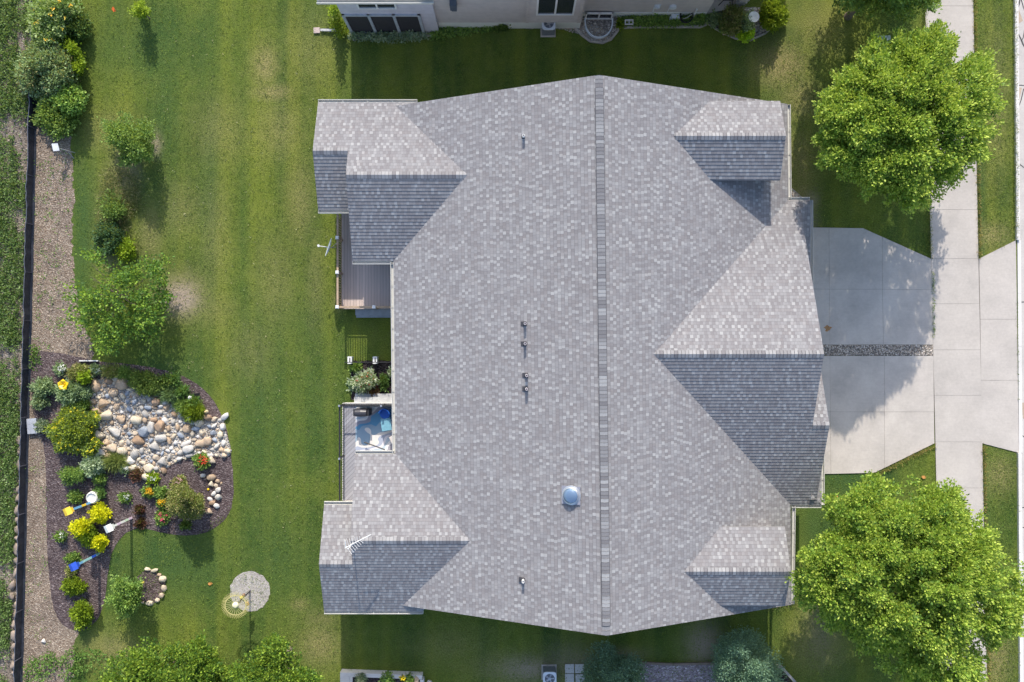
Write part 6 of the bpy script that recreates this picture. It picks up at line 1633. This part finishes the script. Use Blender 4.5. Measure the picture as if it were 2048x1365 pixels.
# small bits
b = W(386, 795); e = empty('garden_lantern', b, 'small white garden lantern with a black panel in the right arm of the bed', 'lantern')
mb = MB(); mb.tube(b, b + Vector((0, 0, .3)), .015); mb.build('stake', M['black'], e, b)
mb = MB(); mb.lathe(b + Vector((0, 0, .3)), [(0, 0), (.09, .01), (.10, .05), (.04, .10), (0, .11)], 8); mb.build('shade', M['white'], e, b)
b = W(396, 789); mb = MB(); mb.box(b + Vector((0, 0, .12)), (.28, .12, .04), .1, 0, Matrix.Rotation(.3, 3, 'X')); mb.tube(b, b + Vector((0, 0, .12)), .012); tag(mb.build('solar_panel', M['black'], None, b), 'small black solar panel right of the white lantern', 'solar panel')
b = W(416, 823); e = empty('garden_gnome', b, 'tiny cream and gold figurine on the rocks at the right tail', 'figurine')
mb = MB(); mb.lathe(b + Vector((0, 0, .12)), [(0, 0), (.08, .0), (.09, .1), (.05, .2), (.0, .22)], 12); mb.build('body', simple('figurine_cream', (.66, .56, .36)), e, b); mb = MB(); mb.lathe(b + Vector((0, 0, .32)), [(0, -.02), (.05, .02), (.05, .06), (0, .10)], 12); mb.build('head', simple('figurine_gold', (.6, .45, .2)), e, b)
b = W(417, 979); mb = MB(); mb.lathe(b, [(0, 0), (.05, .0), (.06, .04), (.03, .09), (0, .1)], 10); tag(mb.build('yellow_ball', simple('yb', (.8, .55, .02)), None, b), 'tiny yellow ball left of the curved stone row', 'ornament')
b = W(291, 1162); e = empty('garden_bee', b, 'small yellow ball ornament with white wings inside the ring bed', 'garden ornament')
mb = MB(); mb.tube(b, b + Vector((0, 0, .25)), .012); mb.build('stake', M['black'], e, b)
mb = MB(); mb.lathe(b + Vector((0, 0, .22)), [(0, 0), (.07, .03), (.08, .08), (.05, .14), (0, .16)], 14); mb.build('body', simple('bee_yellow', (.60, .50, .10), .3), e, b)
mb = MB(); mb.box(b + Vector((-.12, .02, .3)), (.12, .07, .015), .3); mb.box(b + Vector((-.1, .09, .3)), (.10, .05, .015), -.5); mb.build('wings', M['white'], e, b)
mb = MB(); mb.path([W(271, 1166, .5), W(279, 1158, .45), W(287, 1157, .3)], .012, 5); tag(mb.build('bent_stake', M['black']), 'thin black bent stake between the small tree and the ring bed ornament', 'stake')
b = W(68, 852); mb = MB(); mb.box(b + Vector((0, 0, .09)), (.46, .72, .18), .08); o = mb.build('stone_slab', m_stone('slab', (.30, .32, .37), (.42, .45, .50)), None, b); bv = o.modifiers.new('b', 'BEVEL'); bv.width = .035; bv.segments = 2; tag(o, 'rectangular blue grey stone slab against the black fence', 'stone slab')
b = W(180, 722); mb = MB(); mb.box(b + Vector((0, 0, .07)), (.90, .05, .14), 0.0); tag(mb.build('white_board', M['white'], None, b), 'thin white board on edge along the top of the garden bed', 'board')
b = W(118, 296); e = empty('small_sign', W(150, 306), 'small pale sign panel on a thin leaning stake above the wood chips', 'sign')
mb = MB(); pz = W(111, 295, .75); mb.box(pz, (.26, .36, .03), .25, 0, Matrix.Rotation(.5, 3, 'Y')); mb.build('panel', simple('sign_pale', (.55, .58, .64)), e, e.location)
mb = MB(); mb.path([e.location, pz], .018, 6); mb.path([W(148, 318), W(137, 305, .2)], .015, 5); mb.build('stake', simple('stake_grey', (.35, .34, .34)), e, e.location)
b = W(239, 26); e = empty('marker_flag', b, 'bright orange marker flag stuck in the lawn near the top left', 'flag')
mb = MB(); mb.tube(b, b + Vector((0, 0, .45)), .004, n=5); mb.build('wire', M['steel'], e, b); mb = MB()
P = [b + Vector((0, 0, .45)), b + Vector((-.09, .12, .44)), b + Vector((-.18, .02, .40)), b + Vector((-.10, -.12, .38)), b + Vector((0.04, -.08, .40))]
mb.face(P); mb.face([p - Vector((0, 0, .004)) for p in P][::-1]); mb.build('cloth', simple('orange_cloth', (.85, .16, .03)), e, b)
for i, (x, y, lab) in enumerate([(1846, 954, 'orange leaf scrap on the grass beside the sidewalk'), (1673, 995, 'orange leaf scrap on the grass near the garage corner'), (421, 1167, 'orange leaf scrap on the grass left of the gravel circle')]):
    b = W(x, y); mb = MB(); r_ = random.Random(i); q = [b + Vector((.14 * math.cos(a) * r_.uniform(.5, 1), .10 * math.sin(a) * r_.uniform(.5, 1), .05 + .02 * r_.random())) for a in [k * .9 for k in range(7)]]
    mb.face(q); tag(mb.build('fallen_leaf', simple('orange_leaf', (.55, .26, .07)), None, b), lab, 'leaf', 'orange scraps on the lawn')
b = W(1750, 112); e = empty('utility_cabinet', b, 'green grey utility cabinet half covered by the upper right maple', 'utility cabinet')
mb = MB(); mb.box(b + Vector((0, -.15, .40)), (.66, 1.55, .80)); q = mb.build('housing', simple('cabinet_green', (.20, .27, .25), .5), e, b); bv = q.modifiers.new('b', 'BEVEL'); bv.width = .03; bv.segments = 2
mb = MB(); mb.box(b + Vector((0, -.15, .815)), (.70, 1.60, .035)); q = mb.build('lid', simple('cabinet_lid', (.30, .37, .36), .5), e, b); bv = q.modifiers.new('b', 'BEVEL'); bv.width = .01
mb = MB(); mb.box(b + Vector((-.12, .35, .836)), (.08, .12, .004)); mb.box(b + Vector((.06, .35, .836)), (.06, .12, .004)); mb.build('sticker', simple('sticker', (.5, .55, .5)), e, b)
b = W(1499, 46); e = empty('round_lidded_pot', b, 'white round topped stand between the lime bush and the feathery plant', 'bird bath')
mb = MB(); mb.lathe(b, [(.14, 0), (.08, .1), (.07, .55), (.12, .62)], 18); mb.build('pedestal', M['steel'], e, b); mb = MB(); mb.lathe(b + Vector((0, 0, .62)), [(.12, 0), (.25, .06), (.255, .09), (.22, .085), (0, .05)], 26); mb.build('basin', simple('basin_white', (.78, .80, .78), .4), e, b)
b = W(1447, 60); e = empty('small_pot', b, 'small pale ringed pot with a green plant in the corner bed', 'pot')
mb = MB(); mb.lathe(b, [(.09, 0), (.12, .2), (.13, .22), (.10, .22), (.09, .1), (0, .1)], 16); mb.build('bowl', M['ac'], e, b)
bush(1448, 58, 5, 5, .35, G_MID, 'pot_plant', 'green plant growing in the small ringed pot', 'plant', seed=88)
for i, (x, y, m_, lab) in enumerate([(836, 1352, 'st_tan', 'rounded tan stone on the right end of the raised planter wall'), (838, 1364, 'st_rust', 'reddish stone below the tan one on the planter'), (860, 1364, 'st_white', 'white stone on the ground right of the planter')]):
    stone(x, y, 6, 7, .4, m_, 'corner_stone', lab, 'stones at the end of the planter', rng, .8, .38 if i < 2 else 0)
b = W(90, 1284); stone(88, 1282, 6, 5, .2, 'st_white', 'white_stone', 'small white stone lying on the bare soil at the lower left', 'stones at the lower left', rng)
stone(147, 1352, 4, 4, .2, 'st_tan', 'small_stone', 'small tan stone near the weeds at the bottom left', 'stones at the lower left', rng)
# stones round the corner bed
for i, (x, y, r_) in enumerate([(1441, 55, 4), (1447, 68, 3.5), (1462, 64, 4.5), (1455, 62, 3)]): stone(x, y, r_, r_, 0, 'st_tan', 'bed_stone', ['small tan stone at the left end of the corner bed', 'small tan stone below the ringed pot', 'largest tan stone under the olive bush', 'tan stone between the ringed pot and the largest stone'][i], 'tan stones in the corner bed', rng)
# rust stain on the drive and dark joint weeds
scatter('joint_weeds', [(1863, 545), (1866, 545), (1868, 675), (1865, 675)], 130, 6, .05, .012, G_MID, .05, .02, 12)
scatter('joint_weeds', [(2031, 600), (2033, 600), (2036, 800), (2034, 800)], 50, 5, .045, .012, G_MID * .7, .04, .02, 13)
mb = MB(); c = W(1655, 657); mb.face([c + Vector((.16 * math.cos(a) * (1 + .4 * math.sin(5 * a)), .14 * math.sin(a) * (1 + .3 * math.cos(3 * a)), .0515)) for a in [k * .35 for k in range(18)]])
tag(mb.build('rust_stain', simple('rust_stain', (.36, .20, .09), .9, var=.4, scale=20)), kind='structure')
